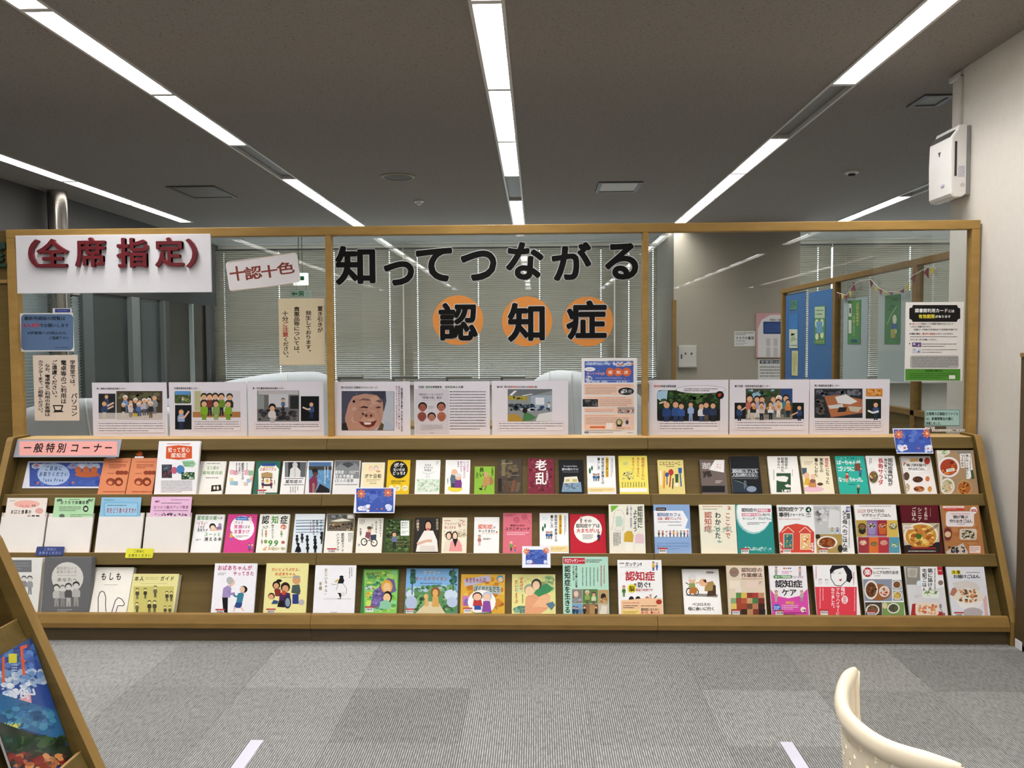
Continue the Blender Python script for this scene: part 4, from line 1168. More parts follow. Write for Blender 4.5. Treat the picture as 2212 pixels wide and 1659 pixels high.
(R2,'c5',410,635,730,'f1f0ef',.014,'white magazine with a grey snowy photo above a dish of stew','''
r 412 640 650 885 c2c2c2
n 415 645 648 800 60 30 b4b4b4,cacaca,a8a8a8,d4d4d4
p dadada 550,680 590,670 640,690 645,830 540,830
m 575 828 58 8ab06a 2a2624 d8d8d8
m 620 828 58 5a78b8 2a2624 d8d8d8
r 425 885 660 1045 b09458
b 445 900 620 1010 eae4da 7a3a1c,9a5a2c
o 430 885 475 925 3a2c24
o 622 975 665 1040 2c3228
r 695 650 728 695 27407c
h 698 655 726 690 d8dcec 0 冷蔵
r 700 705 728 755 6a7074
v 662 682 705 1035 2c2a2a 0 父と母へのごはん便
L 712 765 728 1000 1 8a8886
k 460 1005'''),
(R2,'c5',763,632,1117,'f2efec',.014,'white cookbook with eight mug dishes in a coloured grid','''
l 805 640 1080 652 1 6a5a54
q 788 670 865 706 e8d8d0 6
h 792 675 862 703 b89088 0 シニア
h 872 668 1020 702 4a3a34 0 ひとり分の
h 825 708 1075 738 4a3a34 0 マグカップごはん
l 910 745 985 755 1 8a7a70
r 778 765 872 908 b89a48
r 872 765 960 908 8a6aa0
r 960 765 1042 908 9a3040
r 1042 765 1140 908 d8b858
r 795 910 890 1045 9a3a44
r 890 910 970 1045 d8743a
r 970 910 1060 1045 b03a44
r 1060 910 1152 1045 5a9ab0
o 800 820 862 885 2c2420
b 795 790 865 850 4a3a30 6a4a30,5a7a3a,a85a38
p 9a8ab8 878,815 948,815 940,885 888,885
b 875 785 952 835 a89ac4 4a3430,c8c0a8
p c86030 970,820 1040,820 1030,885 978,885
b 968 790 1042 840 d87038 7a3a28,d8a890
b 1052 785 1135 850 c8a848 6a6a50,d8d0b0
b 800 930 875 985 b8303c c89a80,e0c8b0
b 895 945 968 990 d87830 6a5a40,8a7a50
b 975 930 1055 985 b8303c d8a090,c88a78
b 1068 955 1145 1000 4a90b0 d8e4dc,6a9a5a
l 830 895 1050 907 1 e8d8d0'''),
(R2,'c5',1153,637,1477,'5c1a22',.015,'dark red cookbook with a bowl of egg rice and chopsticks','''
v 1360 655 1388 765 d8b8b0 0 そよ風の
v 1305 655 1338 775 e8d4cc 0 シニア
v 1255 655 1290 770 e8d4cc 0 ごはん
L 1405 660 1420 735 1 a86a68
r 1170 790 1490 1000 c0b89a
p 2c2826 1175,980 1500,950 1500,1045 1180,1045
o 1185 785 1480 1000 ece4cc
o 1200 800 1465 1005 c88a38
n 1215 810 1455 990 60 26 e0b050,c8803a,a85a24,eccb78,b8702c
o 1290 880 1340 925 3f6a2c
s 4a2c20 6 1365,870 1480,800
s 5a3828 6 1375,880 1482,812
q 1182 810 1265 845 e8dcd0 5
l 1190 820 1255 840 2 8a4a44
l 1225 1020 1465 1038 1 d8d0c8
r 1245 995 1460 1012 8a2a30'''),
(R2,'c5',1503,638,1825,'b07645',.016,'brown cookbook with lidded dishes at the right end of the middle row','''
n 1515 645 1840 1045 60 40 b07645,a86c3c,ba8050
r 1520 645 1700 662 efe6e0
r 1530 662 1700 682 c83a34
l 1540 648 1690 678 2 d88a80
o 1752 650 1812 712 f1ecea
h 1758 668 1806 696 b83a44 1 減塩
q 1545 690 1785 820 e6dcdc 24
l 1590 705 1750 717 1 c85a60
h 1608 722 1735 752 2a2420 2 親が喜ぶ
h 1578 756 1770 790 2a2420 2 作りおきごはん
l 1640 795 1705 805 1 5a504c
b 1520 820 1600 945 8a4a40 6a2c28
o 1535 860 1588 912 d8b890
q 1662 838 1808 932 d8c8b8 18
n 1672 845 1800 925 40 12 4a4830,6a6444,8a845c,343020
p c8bab0 1545,1030 1690,960 1735,1040 1720,1058 1550,1058
n 1560 985 1720 1048 26 14 2a2a30,4a5068,c8c8a0,3a3a40
l 1715 940 1830 952 1 4a3428
r 1745 985 1840 1045 e8d4d0
l 1752 992 1832 1035 3 a87a70'''),
(R3,'c1',85,1085,365,'e6e4de',.03,'white leaflet stack half hidden behind the foreground shelf','''
r 60 1105 270 1208 77787a
l 100 1120 250 1190 3 9a9b9d
m 205 1240 150 8a8a8c 5a5a5c a8a8aa d8d6d2
m 255 1240 160 9a9a9c 5a5a5c 8a8a8c d8d6d2'''),
(R3,'c1',385,1080,785,'6d6d6e',.04,'dark grey leaflet stack with a pale disc and four standing people','''
o 440 1122 712 1390 dad7d0
h 482 1160 660 1190 a8a5a0 0 認知症の人と
h 482 1192 660 1220 a8a5a0 0 家族の思いを
l 490 1228 655 1245 1 b8b5b0
h 485 1255 662 1290 7a7876 1 あなたへ
m 482 1312 190 c2c0bb 4a4846 9a9896 d8d4ce
m 535 1318 185 a8a6a2 8a8886 8a8886 d8d4ce
m 585 1302 200 5a5856 4a4846 b4b2ae d8d4ce
m 650 1290 210 b8b6b1 3a3836 9c9a96 d8d4ce
l 490 1522 620 1550 2 b8b6b2'''),
(R3,'c1',810,1166,1145,'efe9de',.03,'cream leaflet stack with a single looping line drawing','''
h 855 1208 1045 1280 3a322a 0 もしも
l 885 1312 1005 1322 1 a89e90
s 4a4650 7 838,1560 838,1430 850,1385 870,1370 890,1380 902,1420 900,1490 905,1545
s 4a4650 7 905,1555 950,1562 985,1450 1010,1425 1040,1440 1062,1475 1055,1495 1005,1495
s 4a4650 7 1005,1495 985,1562'''),
(R3,'c1',1140,1222,1530,'dfd695',.036,'yellow leaflet stack with rows of small figures','''
h 1145 1242 1232 1285 2e2a20 1 本人
l 1240 1248 1355 1275 2 b8ae78
h 1365 1242 1490 1285 2e2a20 1 ガイド
l 1205 1300 1430 1312 1 c0b680
r 1140 1330 1485 1565 c3b86a
m 1172 1345 95 4a4634 3a3626 6a6448 d8cc8a
m 1240 1345 90 3a3626 3a3626 5a5438 d8cc8a
m 1325 1325 100 6a6448 3a3626 4a4634 d8cc8a
m 1425 1370 90 4a4634 3a3626 6a6448 d8cc8a
m 1462 1372 85 5a5438 3a3626 4a4634 d8cc8a
m 1170 1465 95 6a6448 3a3626 4a4634 d8cc8a
m 1275 1450 105 3a3626 2a2618 5a5438 d8cc8a
m 1320 1450 105 4a4634 2a2618 5a5438 d8cc8a
m 1410 1495 80 4a4634 3a3626 6a6448 d8cc8a
m 1450 1495 80 5a5438 3a3626 4a4634 d8cc8a'''),
(R3,'c1',1835,1133,2195,'f4f1f6',.012,'white picture book with grey haired woman holding a boy by the hands','''
h 1855 1148 2152 1195 b8387a 0 おばあちゃんが
h 1988 1200 2168 1240 b8387a 0 やってきた
l 1860 1212 1930 1235 2 8a7a84
p 1c1a1e 1895,1415 1945,1415 1942,1555 1905,1550
p a58fc0 1895,1425 1905,1345 1945,1320 1975,1345 1965,1425
s 9a84b8 20 1945,1365 1965,1395 2005,1390
p 3a3640 1945,1305 1975,1305 1970,1335
o 1942 1262 2005 1325 e6c4ac
o 1932 1248 1990 1310 b8b6b8
p 3f7f96 2015,1470 2030,1390 2070,1378 2082,1400 2065,1475
s 3f7f96 16 2050,1395 2020,1420 1990,1402
p 2f4a86 1995,1510 2015,1465 2068,1470 2058,1515
s e6c4ac 12 2005,1505 1995,1545
s e6c4ac 12 2055,1505 2078,1540
o 2045 1325 2112 1385 1c1a1c
o 2045 1330 2090 1385 e8c0a4
k 1838 1522'''),
(R3,'c2',695,1053,1053,'efe6a0',.012,'pale yellow picture book with a family around a wheelchair','''
h 738 1092 995 1122 d04a24 2 だいじょうぶだよ、
h 765 1130 945 1160 d04a24 2 おばあちゃん
l 810 1168 910 1178 1 6a5a34
o 915 1160 985 1235 d8a070
o 915 1158 985 1185 a8a49a
p 4a5a58 905,1305 915,1240 975,1235 985,1290 978,1320
p 2f3f80 915,1400 915,1318 968,1315 968,1400
o 745 1205 812 1275 1e1614
o 755 1222 800 1270 dda078
p 8a3030 760,1280 775,1270 815,1275 815,1335 770,1335
o 815 1215 895 1300 2a1c18
o 828 1240 882 1300 d8a078
p 4a2a5a 800,1380 808,1310 850,1298 895,1310 900,1380
o 822 1285 860 1325 c8502c
p 1c1a24 785,1425 800,1372 870,1372 850,1430
o 842 1330 905 1440 2a3040
o 855 1350 895 1425 8a98b0
o 708 1305 765 1362 3a2a20
o 712 1318 755 1362 e0a880
p 38507a 735,1400 755,1365 795,1375 790,1400
o 968 1362 1018 1412 b8b4b4
o 778 1190 826 1216 1e1614
k 692 1440'''),
(R3,'c2',1113,1070,1460,'f3f1f4',.012,'white picture book with a black bird wearing a hat','''
v 1188 1095 1216 1300 8a7a3a 0 おじいちゃん
l 1190 1312 1205 1322 1 8a7a3a
v 1140 1212 1170 1285 8a7a3a 1 手帳
L 1395 1090 1430 1180 2 8a888a
s 5a5858 2 1178,1358 1415,1358
p 1c1a1c 1300,1225 1318,1180 1345,1170 1358,1200 1345,1235
p d8b040 1270,1215 1300,1190 1315,1195 1290,1215
o 1316 1158 1352 1182 1c1a1c
p f1eff0 1290,1280 1305,1225 1345,1225 1378,1270 1375,1315 1310,1310
s 4a4848 3 1290,1280 1305,1225 1345,1225 1378,1270 1375,1315
s 4a4848 3 1295,1230 1260,1238 1248,1225
p 1c1a1c 1285,1285 1300,1305 1340,1310 1325,1355 1310,1320
o 1330 1300 1368 1335 e6e4e4
s 3a3838 5 1300,1357 1330,1354
l 1240 1467 1300 1476 1 6a686c'''),
(R3,'c2',1520,1103,1825,'3f8a4a',.012,'green picture book with a figure in purple hugging a child','''
r 1528 1110 1815 1480 8cc860
n 1530 1115 1812 1475 120 26 7ab84a,a8d070,5a9a50,8ac8a0,c8d860,4f8a5a
h 1545 1128 1672 1150 8a2a28 1 おじいさんの
h 1618 1155 1680 1175 8a2a28 1 ぼうし
p 6a5a90 1580,1420 1600,1330 1665,1240 1730,1180 1785,1195 1800,1290 1720,1330 1650,1430
n 1590 1260 1700 1420 30 18 7a6aa8,584a7c,9080b8
o 1672 1195 1770 1310 d8a040
o 1690 1220 1755 1300 e4bc88
o 1690 1290 1765 1390 1e1614
o 1690 1310 1752 1385 e6be8c
p 8ac0a0 1655,1440 1665,1380 1720,1365 1760,1400 1755,1445
n 1532 1240 1620 1290 14 12 c0d0e0,d84a3a,4a6ab0
n 1535 1290 1580 1360 14 12 d8a030,e0c050
k 1532 1422'''),
(R3,'c3',-6,1097,435,'7fa8d8',.012,'wide blue picture book with a lion on a jungle path','''
r -20 1100 432 1260 7fb0de
n -20 1230 430 1330 60 30 6a9a68,4a7a50,8ab080,a8c4d0
p 5a8a58 -22,1330 60,1290 160,1300 260,1290 350,1300 432,1290 432,1480 -22,1480
n -20 1320 160 1470 50 26 4f7a4a,7aa868,3a5a3a
n 290 1320 430 1470 50 26 5a8a58,86b078,3a5a3a
p d8c8a0 60,1490 170,1380 260,1380 330,1490
o -10 1280 60 1360 c8d4e4
o -18 1330 85 1450 aebcd4
o 315 1278 430 1372 c8d4e4
o 335 1340 430 1430 b4c2d8
s 3a5a48 9 45,1100 40,1320
n 15 1100 80 1240 30 22 2f5a4a,4a7a5a,3f6a6a
s 3a5a48 9 395,1100 390,1290
n 350 1105 430 1250 34 22 2f5a4a,4a7a5a,3f6a6a
h 132 1115 285 1150 e8dcc0 0 ラブリー
h 65 1165 345 1205 a86a4a 0 オールドライオン
l 110 1218 300 1232 1 2f4a7a
o 200 1255 282 1350 8a5a30
o 215 1275 262 1340 d8a860
p d0a058 210,1425 215,1335 262,1335 272,1425
o 140 1315 180 1360 dcb070
p d8a868 145,1420 150,1355 178,1355 180,1420
k -20 1440'''),
(R3,'c3',460,1147,833,'d8a83a',.012,'yellow patterned picture book with a boy and a grandmother in purple','''
n 462 1150 830 1488 60 36 d8a83a,c8862c,e0b850,b8742c
r 470 1330 525 1420 c078a8
n 470 1340 530 1420 10 18 7a68b0,a85890
p b8b0c0 480,1192 705,1152 715,1205 492,1252
h 495 1172 700 1222 8a2a5a 2 ゆきちゃんは、
p aab0b0 560,1240 802,1250 795,1320 565,1290
h 570 1245 790 1302 2f5a34 2 ぼくのともだち
o 765 1155 822 1215 4a98c0
o 775 1172 815 1212 e8c0a0
o 515 1280 755 1488 f1ece6
p b83a38 558,1420 565,1368 632,1368 640,1420
p 2f4f9a 570,1450 572,1415 628,1415 630,1450
o 555 1298 640 1375 4a342c
o 562 1312 632 1372 e8b898
p 8a4a9a 635,1470 648,1375 705,1375 718,1470
o 640 1295 722 1375 b0c0d4
o 650 1312 708 1372 e8c0a4
n 740 1370 830 1430 20 22 c8862c,a8602a
p 4a6a3a 570,1478 720,1470 720,1480 570,1488
k 475 1432'''),
(R3,'c3',893,1147,1262,'e3dc92',.012,'pastel picture book with a child hugging a grandmother from behind','''
n 900 1150 1260 1320 60 40 e3dc92,ece4a8,d4d888,c8d8a0
n 1170 1150 1260 1300 40 30 a8c488,8ab078,c0d090
n 895 1410 1060 1485 40 30 6f9a80,86ac90,5a8a74
v 958 1170 988 1310 c03a2c 1 ばあばは、
v 915 1195 945 1395 c03a2c 1 だいじょうぶ
p e0a078 1000,1490 1010,1350 1060,1300 1180,1290 1220,1340 1200,1440 1130,1488
p e8b488 1060,1430 1150,1320 1225,1330 1190,1430
o 995 1230 1085 1325 9aa48c
o 1005 1250 1082 1330 ecc8a0
p 3f8a58 1080,1310 1110,1260 1190,1225 1245,1270 1215,1300 1120,1340
o 1058 1185 1145 1280 3a4038
o 1068 1205 1130 1280 eec8a4
p 5a7a8a 1180,1400 1240,1380 1262,1410 1230,1455
s c8906a 3 1010,1345 1060,1330 1100,1360
s c8906a 3 1020,1440 1090,1420 1180,1440
L 975 1320 992 1395 1 6a5a3a'''),
(R3,'c3',1325,997,1712,'b4dcc8',.014,'tall mint green magazine with a red masthead and six photos','''
r 1330 1008 1515 1058 c0283a
h 1338 1012 1462 1052 f4ecec 1 クロワッサン
h 1465 1015 1512 1040 e8b0b4 0 special
l 1520 1018 1660 1050 2 3a4a44
v 1340 1072 1392 1480 1c201e 2 認知症を生きる
v 1408 1075 1428 1200 2c3430 0 正しく知ることが
v 1432 1075 1452 1260 2c3430 0 予防と治療への近道
L 1480 1090 1640 1250 5 5a7468
L 1640 1072 1692 1255 2 b84a50
r 1405 1275 1492 1395 8a847a
o 1420 1290 1460 1340 e0c4ac
n 1405 1330 1490 1392 20 14 d8d4cc,a8683a,8a9aa8
r 1495 1275 1625 1395 5f7a48
m 1535 1285 130 8aa858 d8d4cc 5a6a3a
m 1590 1300 120 c8d4a8 4a3a30 6a5a48
r 1628 1280 1715 1398 b89a6a
o 1650 1310 1695 1370 2c2420
n 1630 1340 1712 1395 14 18 d8c8a8,a87a4a
r 1405 1400 1492 1490 7aa4cc
r 1405 1445 1492 1490 6a8aa0
m 1420 1420 80 2a3a5a 1a1a1a 2a3a5a
m 1448 1425 75 2f4a6a 1a1a1a 2a3a5a
r 1495 1400 1628 1490 8a6a4a
m 1512 1415 90 2a2a30 3a2a20 2a2a2a
m 1608 1415 85 3a3438 3a2a20 2a2a2a
r 1555 1410 1600 1490 b08858
r 1630 1400 1718 1490 c8bca8
p e4dccc 1640,1488 1660,1415 1705,1420 1700,1488'''),
(R3,'c4',133,1025,508,'f4f2f1',.012,'white magazine with large red title and a black exclamation heading','''
h 150 1045 195 1062 2a2624 2 NHK
h 198 1042 340 1080 1f1c1a 3 ガッテン!
l 155 1082 310 1090 1 a89e98
m 440 1040 78 e0b030 2a2624 3a4a7a
m 470 1048 66 4a78c0 8a8682 3a5a9a
h 200 1120 452 1205 b82830 1 認知症
h 270 1222 302 1252 2a2624 1 を
h 305 1212 415 1262 2a2624 1 防ぐ!
o 218 1232 292 1305 ecd82c
h 232 1245 280 1295 2a2624 2 脳
h 290 1270 435 1293 c05a58 0 若返り科学ワザ
m 188 1245 95 4a7a3a 8a6a4a 5a8a4a
o 230 1335 275 1390 2a2826
o 285 1335 332 1390 2a2826
r 235 1362 332 1390 2a2826
o 370 1335 402 1375 b87a6a
m 415 1320 70 d8a890 8a7060 d8a890
s 3a3836 9 440,1360 470,1330
p f0c49c 165,1372 350,1352 515,1352 522,1497 165,1497
l 178 1385 320 1398 1 b84a40
l 182 1408 310 1440 2 3a3028
q 172 1450 325 1490 f0dc80 6
l 180 1460 315 1484 2 a84a28
o 462 1362 512 1405 a83a28
l 335 1410 470 1425 1 3a3028
h 335 1435 492 1460 2c2420 1 認知症にならない
h 335 1462 495 1485 b83a38 1 食べ方、暮らし方'''),
(R3,'c4',683,1103,995,'f3f0ec',.014,'white comic book with an elderly pair, one in a wheelchair','''
h 890 1122 972 1142 3a3634 1 岡野雄一
p 8a8680 705,1325 830,1312 990,1320 985,1345 900,1340 760,1335
o 718 1262 765 1330 3a3634
o 726 1273 757 1320 efece8
o 785 1272 828 1328 3a3634
o 793 1282 820 1318 efece8
p 8a9a58 740,1262 752,1212 790,1210 800,1262
p b87030 742,1310 755,1258 815,1262 810,1312
o 740 1165 800 1225 e8bc9a
o 735 1150 805 1195 e6e4e2
s 4a3a30 7 715,1220 745,1235
p a88850 875,1290 885,1220 945,1205 972,1250 960,1300
o 830 1185 902 1250 e8b48e
p 1c1a1a 860,1200 888,1192 892,1225
s e8b48e 12 800,1225 832,1215
p 4a3424 895,1335 905,1290 945,1285 950,1240 972,1242 975,1330
h 770 1390 928 1418 2c2826 1 ペコロスの
h 735 1425 965 1458 2c2826 1 母に会いに行く'''),
(R3,'c4',1063,1072,1382,'e0cfb8',.016,'beige book with a chequered patchwork in browns and greens','''
o 1088 1088 1170 1172 8a7a68
l 1102 1120 1155 1142 1 b83a3a
r 1185 1085 1378 1175 ead4c4
h 1190 1090 1368 1130 5a4434 0 認知症の
h 1190 1135 1370 1175 5a4434 0 作業療法
l 1190 1180 1370 1194 1 b86a5a
r 1090 1200 1180 1270 ecdfcc
r 1235 1208 1330 1260 e8cfc0
l 1340 1205 1370 1235 2 7a6a5a
r 1140 1255 1190 1300 e8dccc
r 1095 1305 1145 1350 dcd0b0
r 1145 1305 1190 1350 5a8a4a
r 1190 1305 1238 1350 d8b858
r 1238 1305 1285 1350 8a3a30
r 1285 1305 1335 1350 a84038
r 1335 1305 1385 1350 c08868
r 1100 1350 1145 1397 8aa878
r 1145 1350 1190 1397 9a4a3a
r 1190 1350 1238 1397 b85a40
r 1238 1350 1285 1397 c8a070
r 1285 1350 1335 1397 4a7a4a
r 1335 1350 1388 1397 7a2f2a
r 1102 1397 1150 1445 d8c060
r 1150 1397 1238 1445 a04830
r 1238 1397 1285 1445 6a4a34
r 1285 1397 1335 1445 b87a58
r 1335 1397 1390 1445 3f2a20
r 1105 1445 1190 1497 5a3a2c
r 1190 1445 1240 1497 3a2a22
r 1240 1445 1290 1497 b88860
r 1290 1445 1340 1497 7a3a2c
r 1340 1445 1395 1497 2c2420
k 1105 1448'''),
(R3,'c4',1425,1075,1742,'f1ecef',.014,'white and magenta book with big black title and small nurse cartoons','''
p d84fa8 1438,1275 1480,1330 1590,1352 1700,1330 1755,1270 1768,1500 1445,1500
m 1487 1082 80 a8b0a0 6a5a54 8a8a84
m 1690 1085 78 c8b8b8 6a5a54 8a8484
o 1548 1090 1562 1104 c83a3a
o 1566 1090 1580 1104 d88a3a
o 1584 1090 1598 1104 4a8a5a
o 1602 1090 1616 1104 3a6ab0
l 1535 1118 1625 1145 2 d05aa0
q 1465 1155 1625 1184 4a8a4a 12
h 1475 1158 1615 1182 e8f0e4 1 タイプ別対応
h 1628 1160 1718 1182 a87a98 0 でよくわかる
h 1478 1195 1710 1262 1f1c1e 2 認知症
h 1535 1270 1662 1335 1f1c1e 2 ケア
m 1487 1285 100 c89a90 8a7a74 b8a8a0
m 1705 1285 95 b8a8a8 8a7a74 a89898
h 1570 1378 1640 1402 f0c040 2 認知症
l 1535 1405 1675 1452 3 f0c8e0
o 1460 1402 1528 1470 3a6ac0
l 1470 1418 1518 1452 2 e8f0f8
o 1695 1425 1738 1470 f1e8d8
n 1690 1430 1745 1480 8 10 6a4a3a,f0e8d8
l 1550 1470 1750 1495 2 5a2a48
k 1475 1452'''),
(R3,'c4',1803,1068,2168,'f3f1f0',.012,'white and red book with a laughing black haired woman drawing','''
p 1f1d1f 1945,1110 1965,1072 2090,1072 2130,1120 2140,1175 2115,1220 2085,1205 2090,1150 2060,1090 1990,1110 1950,1150
s 2a2828 6 1950,1130 1955,1185 1990,1240
s 2a2828 6 1990,1240 2040,1248 2085,1205
s 2a2828 4 1965,1140 1985,1132
s 2a2828 4 2020,1140 2040,1138
p b03a44 2020,1195 2048,1185 2042,1208
o 1845 1185 1880 1240 e8e4e2
s 3a3838 4 1852,1200 1860,1188 1878,1192
s 3a3838 4 1905,1200 1912,1190 1935,1196
o 1905 1192 1935 1235 e8e4e2
r 1815 1255 2175 1500 df4250
v 2038 1258 2075 1330 f6eeee 1 母が
o 2045 1330 2100 1400 f4eaea
v 2055 1340 2090 1392 d85a60 0 若年性
v 1998 1262 2030 1500 f4eaea 0 アルツハイマーに
v 1955 1262 1988 1450 f4eaea 0 なりました。
L 1850 1265 1900 1440 2 f0b8bc
L 2145 1265 2168 1460 1 f0b8bc
L 2140 1130 2158 1240 1 d06a80
L 1820 1080 1835 1190 1 d86a78
k 1858 1448'''),
(R3,'c5',823,1155,1155,'f1efec',.012,'white cookbook with a red round seal and several small dish photos','''
o 838 1168 918 1250 b02a34
h 850 1180 905 1238 f4ecea 2 楽
l 925 1170 1065 1185 1 7a706a
h 922 1195 1142 1228 2a2624 2 シニアの作りおき
l 935 1235 985 1246 1 6a625c
r 838 1268 1085 1455 8a90a0
o 860 1310 1080 1450 9a6038
b 850 1278 965 1440 e8e0d4 6a4428,8a6038,4a2c1c
b 975 1325 1065 1420 e6ded6 d8c8b8,b84a30
r 1090 1275 1172 1358 a8b0b8
b 1088 1280 1165 1350 e4ded6 8a5a34,6a4a30
r 1092 1365 1178 1452 9aa4b0
b 1090 1370 1172 1445 e4ded6 b08a48,d8c060
r 855 1465 1000 1585 4a4038
b 862 1482 978 1578 e4dcd0 5a4434,7a5a40
r 1003 1465 1190 1585 7a9a58
o 1003 1468 1045 1520 d8c8a0
b 1045 1472 1150 1560 ece6dc 5a5a40,4a4a34
k 870 1540'''),
(R3,'c5',1193,1160,1513,'d9d7d8',.012,'cookbook with food containers on grey and vertical black title','''
r 1200 1162 1325 1315 8f8a80
p b8b4ac 1215,1170 1305,1175 1298,1255 1222,1250
o 1230 1185 1290 1245 a8a294
p ecebea 1325,1162 1520,1162 1540,1330 1340,1380
v 1392 1175 1430 1375 1f1d1c 1 親に届ける
v 1345 1178 1380 1375 1f1d1c 1 宅配ごはん
L 1438 1178 1465 1360 1 3a3836
p b82c34 1470,1160 1512,1160 1520,1230 1478,1232
l 1482 1175 1510 1215 1 f0dcdc
o 1478 1278 1522 1320 8a7268
o 1295 1280 1335 1325 d8e4f0
q 1345 1365 1490 1430 e4e8e0 18
n 1355 1350 1480 1420 26 14 6a8a4a,d8e0c0,8aa868,f0f0e4
p a83030 1245,1585 1258,1480 1300,1475 1540,1560 1535,1585
q 1285 1468 1485 1578 e8d4c0 24
n 1295 1478 1475 1570 40 16 e0a070,d88a58,f0d0a8,c8704a
l 1275 1400 1330 1430 2 b8b4b4
o 1488 1478 1510 1520 8a8c90
s 8a8c90 7 1498,1518 1530,1575'''),
(R3,'c5',1548,1162,1870,'dfdfe4',.012,'pale cookbook with hands holding a parchment bundle of food','''
o 1590 1190 1632 1230 ecdc30
o 1630 1190 1672 1230 ecdc30
h 1596 1192 1628 1226 3a3420 0 冷
h 1634 1192 1666 1226 3a3420 0 凍
l 1720 1205 1835 1218 1 4a4648
h 1608 1228 1835 1262 1f1d1e 1 お届けごはん
p b07a60 1565,1400 1600,1345 1660,1330 1680,1400 1640,1425
p d8cfc8 1600,1300 1720,1278 1800,1300 1840,1350 1760,1400 1650,1380
p e6dccc 1600,1430 1650,1360 1740,1340 1850,1380 1870,1450 1800,1510 1680,1510
n 1645 1350 1820 1470 50 15 d08a5a,c87a48,5a4a30,e0a878,7a5a38
p ece8e4 1620,1440 1720,1480 1870,1450 1820,1525 1680,1520
p dcb0a8 1862,1440 1890,1400 1905,1585 1880,1585
o 1690 1510 1860 1600 b8aeb0
k 1615 1548'''),
]
for b in BOOKS: book(*b)

# ---------------------------------------------------------------- leaflet pockets with coloured leaflets on the middle row
def leaflet(x0, y0, x1, bg, th, base_n, label, text, name, cat, sides='c1', row=R2, mt=None, px=False):
    ox, oy, sc = CROPS[sides]; s0 = LIPS[row]-.0449; ey, n, nf = lean(LIPS[row], LIPS[row-1]-.062, .012); nf += base_n; O = Q(0, s0, nf); a, b = onp(ox+x0/sc, oy+y0/sc, O, n), onp(ox+x1/sc, oy+y0/sc, O, n)
    hh = (a-O).dot(ey); O = Q(a.x, s0, nf); w_ = b.x-a.x
    M = Matrix((Vector((1, 0, 0)), ey, n)).transposed().to_4x4(); M.translation = O
    t = thing(name, label, cat, M, 'leaflets in white pockets on the middle row' if cat == 'leaflet' else 'white leaflet pockets')
    if cat == 'leaflet': MB().box(0, 0, -th, w_, hh, 0).build('sheet', mat('cover_'+bg, bg, .5, .02, 30), t)
    else:
        MB().box(0, 0, -th, w_, hh, -th+.0015).build('pocket_back', mat('cover_'+bg, bg, .5, .03, 8), t)
        MB().box(0, .0, -.0015, w_, hh-.0215, 0).build('pocket_front', mat('pocket_paper', 'ebe5df', .55, .04, 6, .15), t)
        MB().box(0, 0, -th+.0015, .0015, hh, -.0015).box(w_-.0015, 0, -th+.0015, w_, hh, -.0015).box(0, 0, -th+.0015, w_, .0015, -.0015).build('pocket_edge', mat('cover_'+bg, bg, .5), t)
    if text: Print(O, Vector((1, 0, 0)), ey, sides, text, t, M.inverted(), name='leaflet_print', clip=(0, 0, w_, hh))
LF = [
(65,575,405,18,700,400,'efe4da','cream leaflet with pink cloud in the first white pocket','''
l 85 595 130 605 1 6a5a54
o 118 595 340 660 f0b4a8
h 165 632 250 655 c8384a 1 フレイル
h 268 632 305 652 4a3a38 1 予防
h 90 675 270 712 2a2422 2 お口と食事の
o 300 660 370 710 e0a8a0
h 228 720 342 745 2a2422 2 元気塾'''),
(470,573,810,415,705,800,'b4dcae','green leaflet in the second white pocket','''
n 480 580 545 610 10 12 5a6a58,8aa888
n 735 580 800 610 10 12 5a6a58,8aa888
l 590 582 680 594 1 4a5a48
h 515 598 762 630 3a4638 1 おうちで栄養診断
l 505 645 690 690 3 5a7458
o 708 640 755 695 2f3830
o 718 655 746 682 c8d8c0
o 505 712 552 745 5a6a58
l 600 712 780 740 2 5a7458'''),
(868,570,1207,848,700,1230,'8fc0de','light blue leaflet in the third white pocket','''
l 888 588 975 600 1 4a6a80
q 885 612 1180 730 7ab0d4 10
q 895 620 1170 724 9ccae4 8
l 915 632 1080 646 1 2a3a48
h 908 658 1162 705 b03a50 2 何をどう食べますか?'''),
(1295,565,1638,1250,700,1632,'ecbcdc','pink leaflet in the fourth white pocket','''
n 1310 590 1370 625 10 12 6a4a5a,d8a0c0
l 1460 585 1615 597 1 6a4a60
l 1375 612 1550 626 1 5a4452
h 1310 640 1610 668 8a5a7a 0 はつらつ脳力アップ教室
l 1310 676 1605 690 1 7a5a6c
n 1305 700 1600 732 40 12 3a3038,6a5864,d8c8d0,8a6a80'''),
]
for i, (x0, y0, x1, q0, qy, q1, bgc, lab, tx) in enumerate(LF):
    leaflet(q0, qy, q1, 'e4ded6', .012, 0, ('first', 'second', 'third', 'fourth')[i]+' white paper pocket from the left on the middle row', '', 'leaflet_pocket', 'pocket')
    leaflet(x0, y0, x1, bgc, .006, -.003, lab, tx, 'leaflet', 'leaflet')
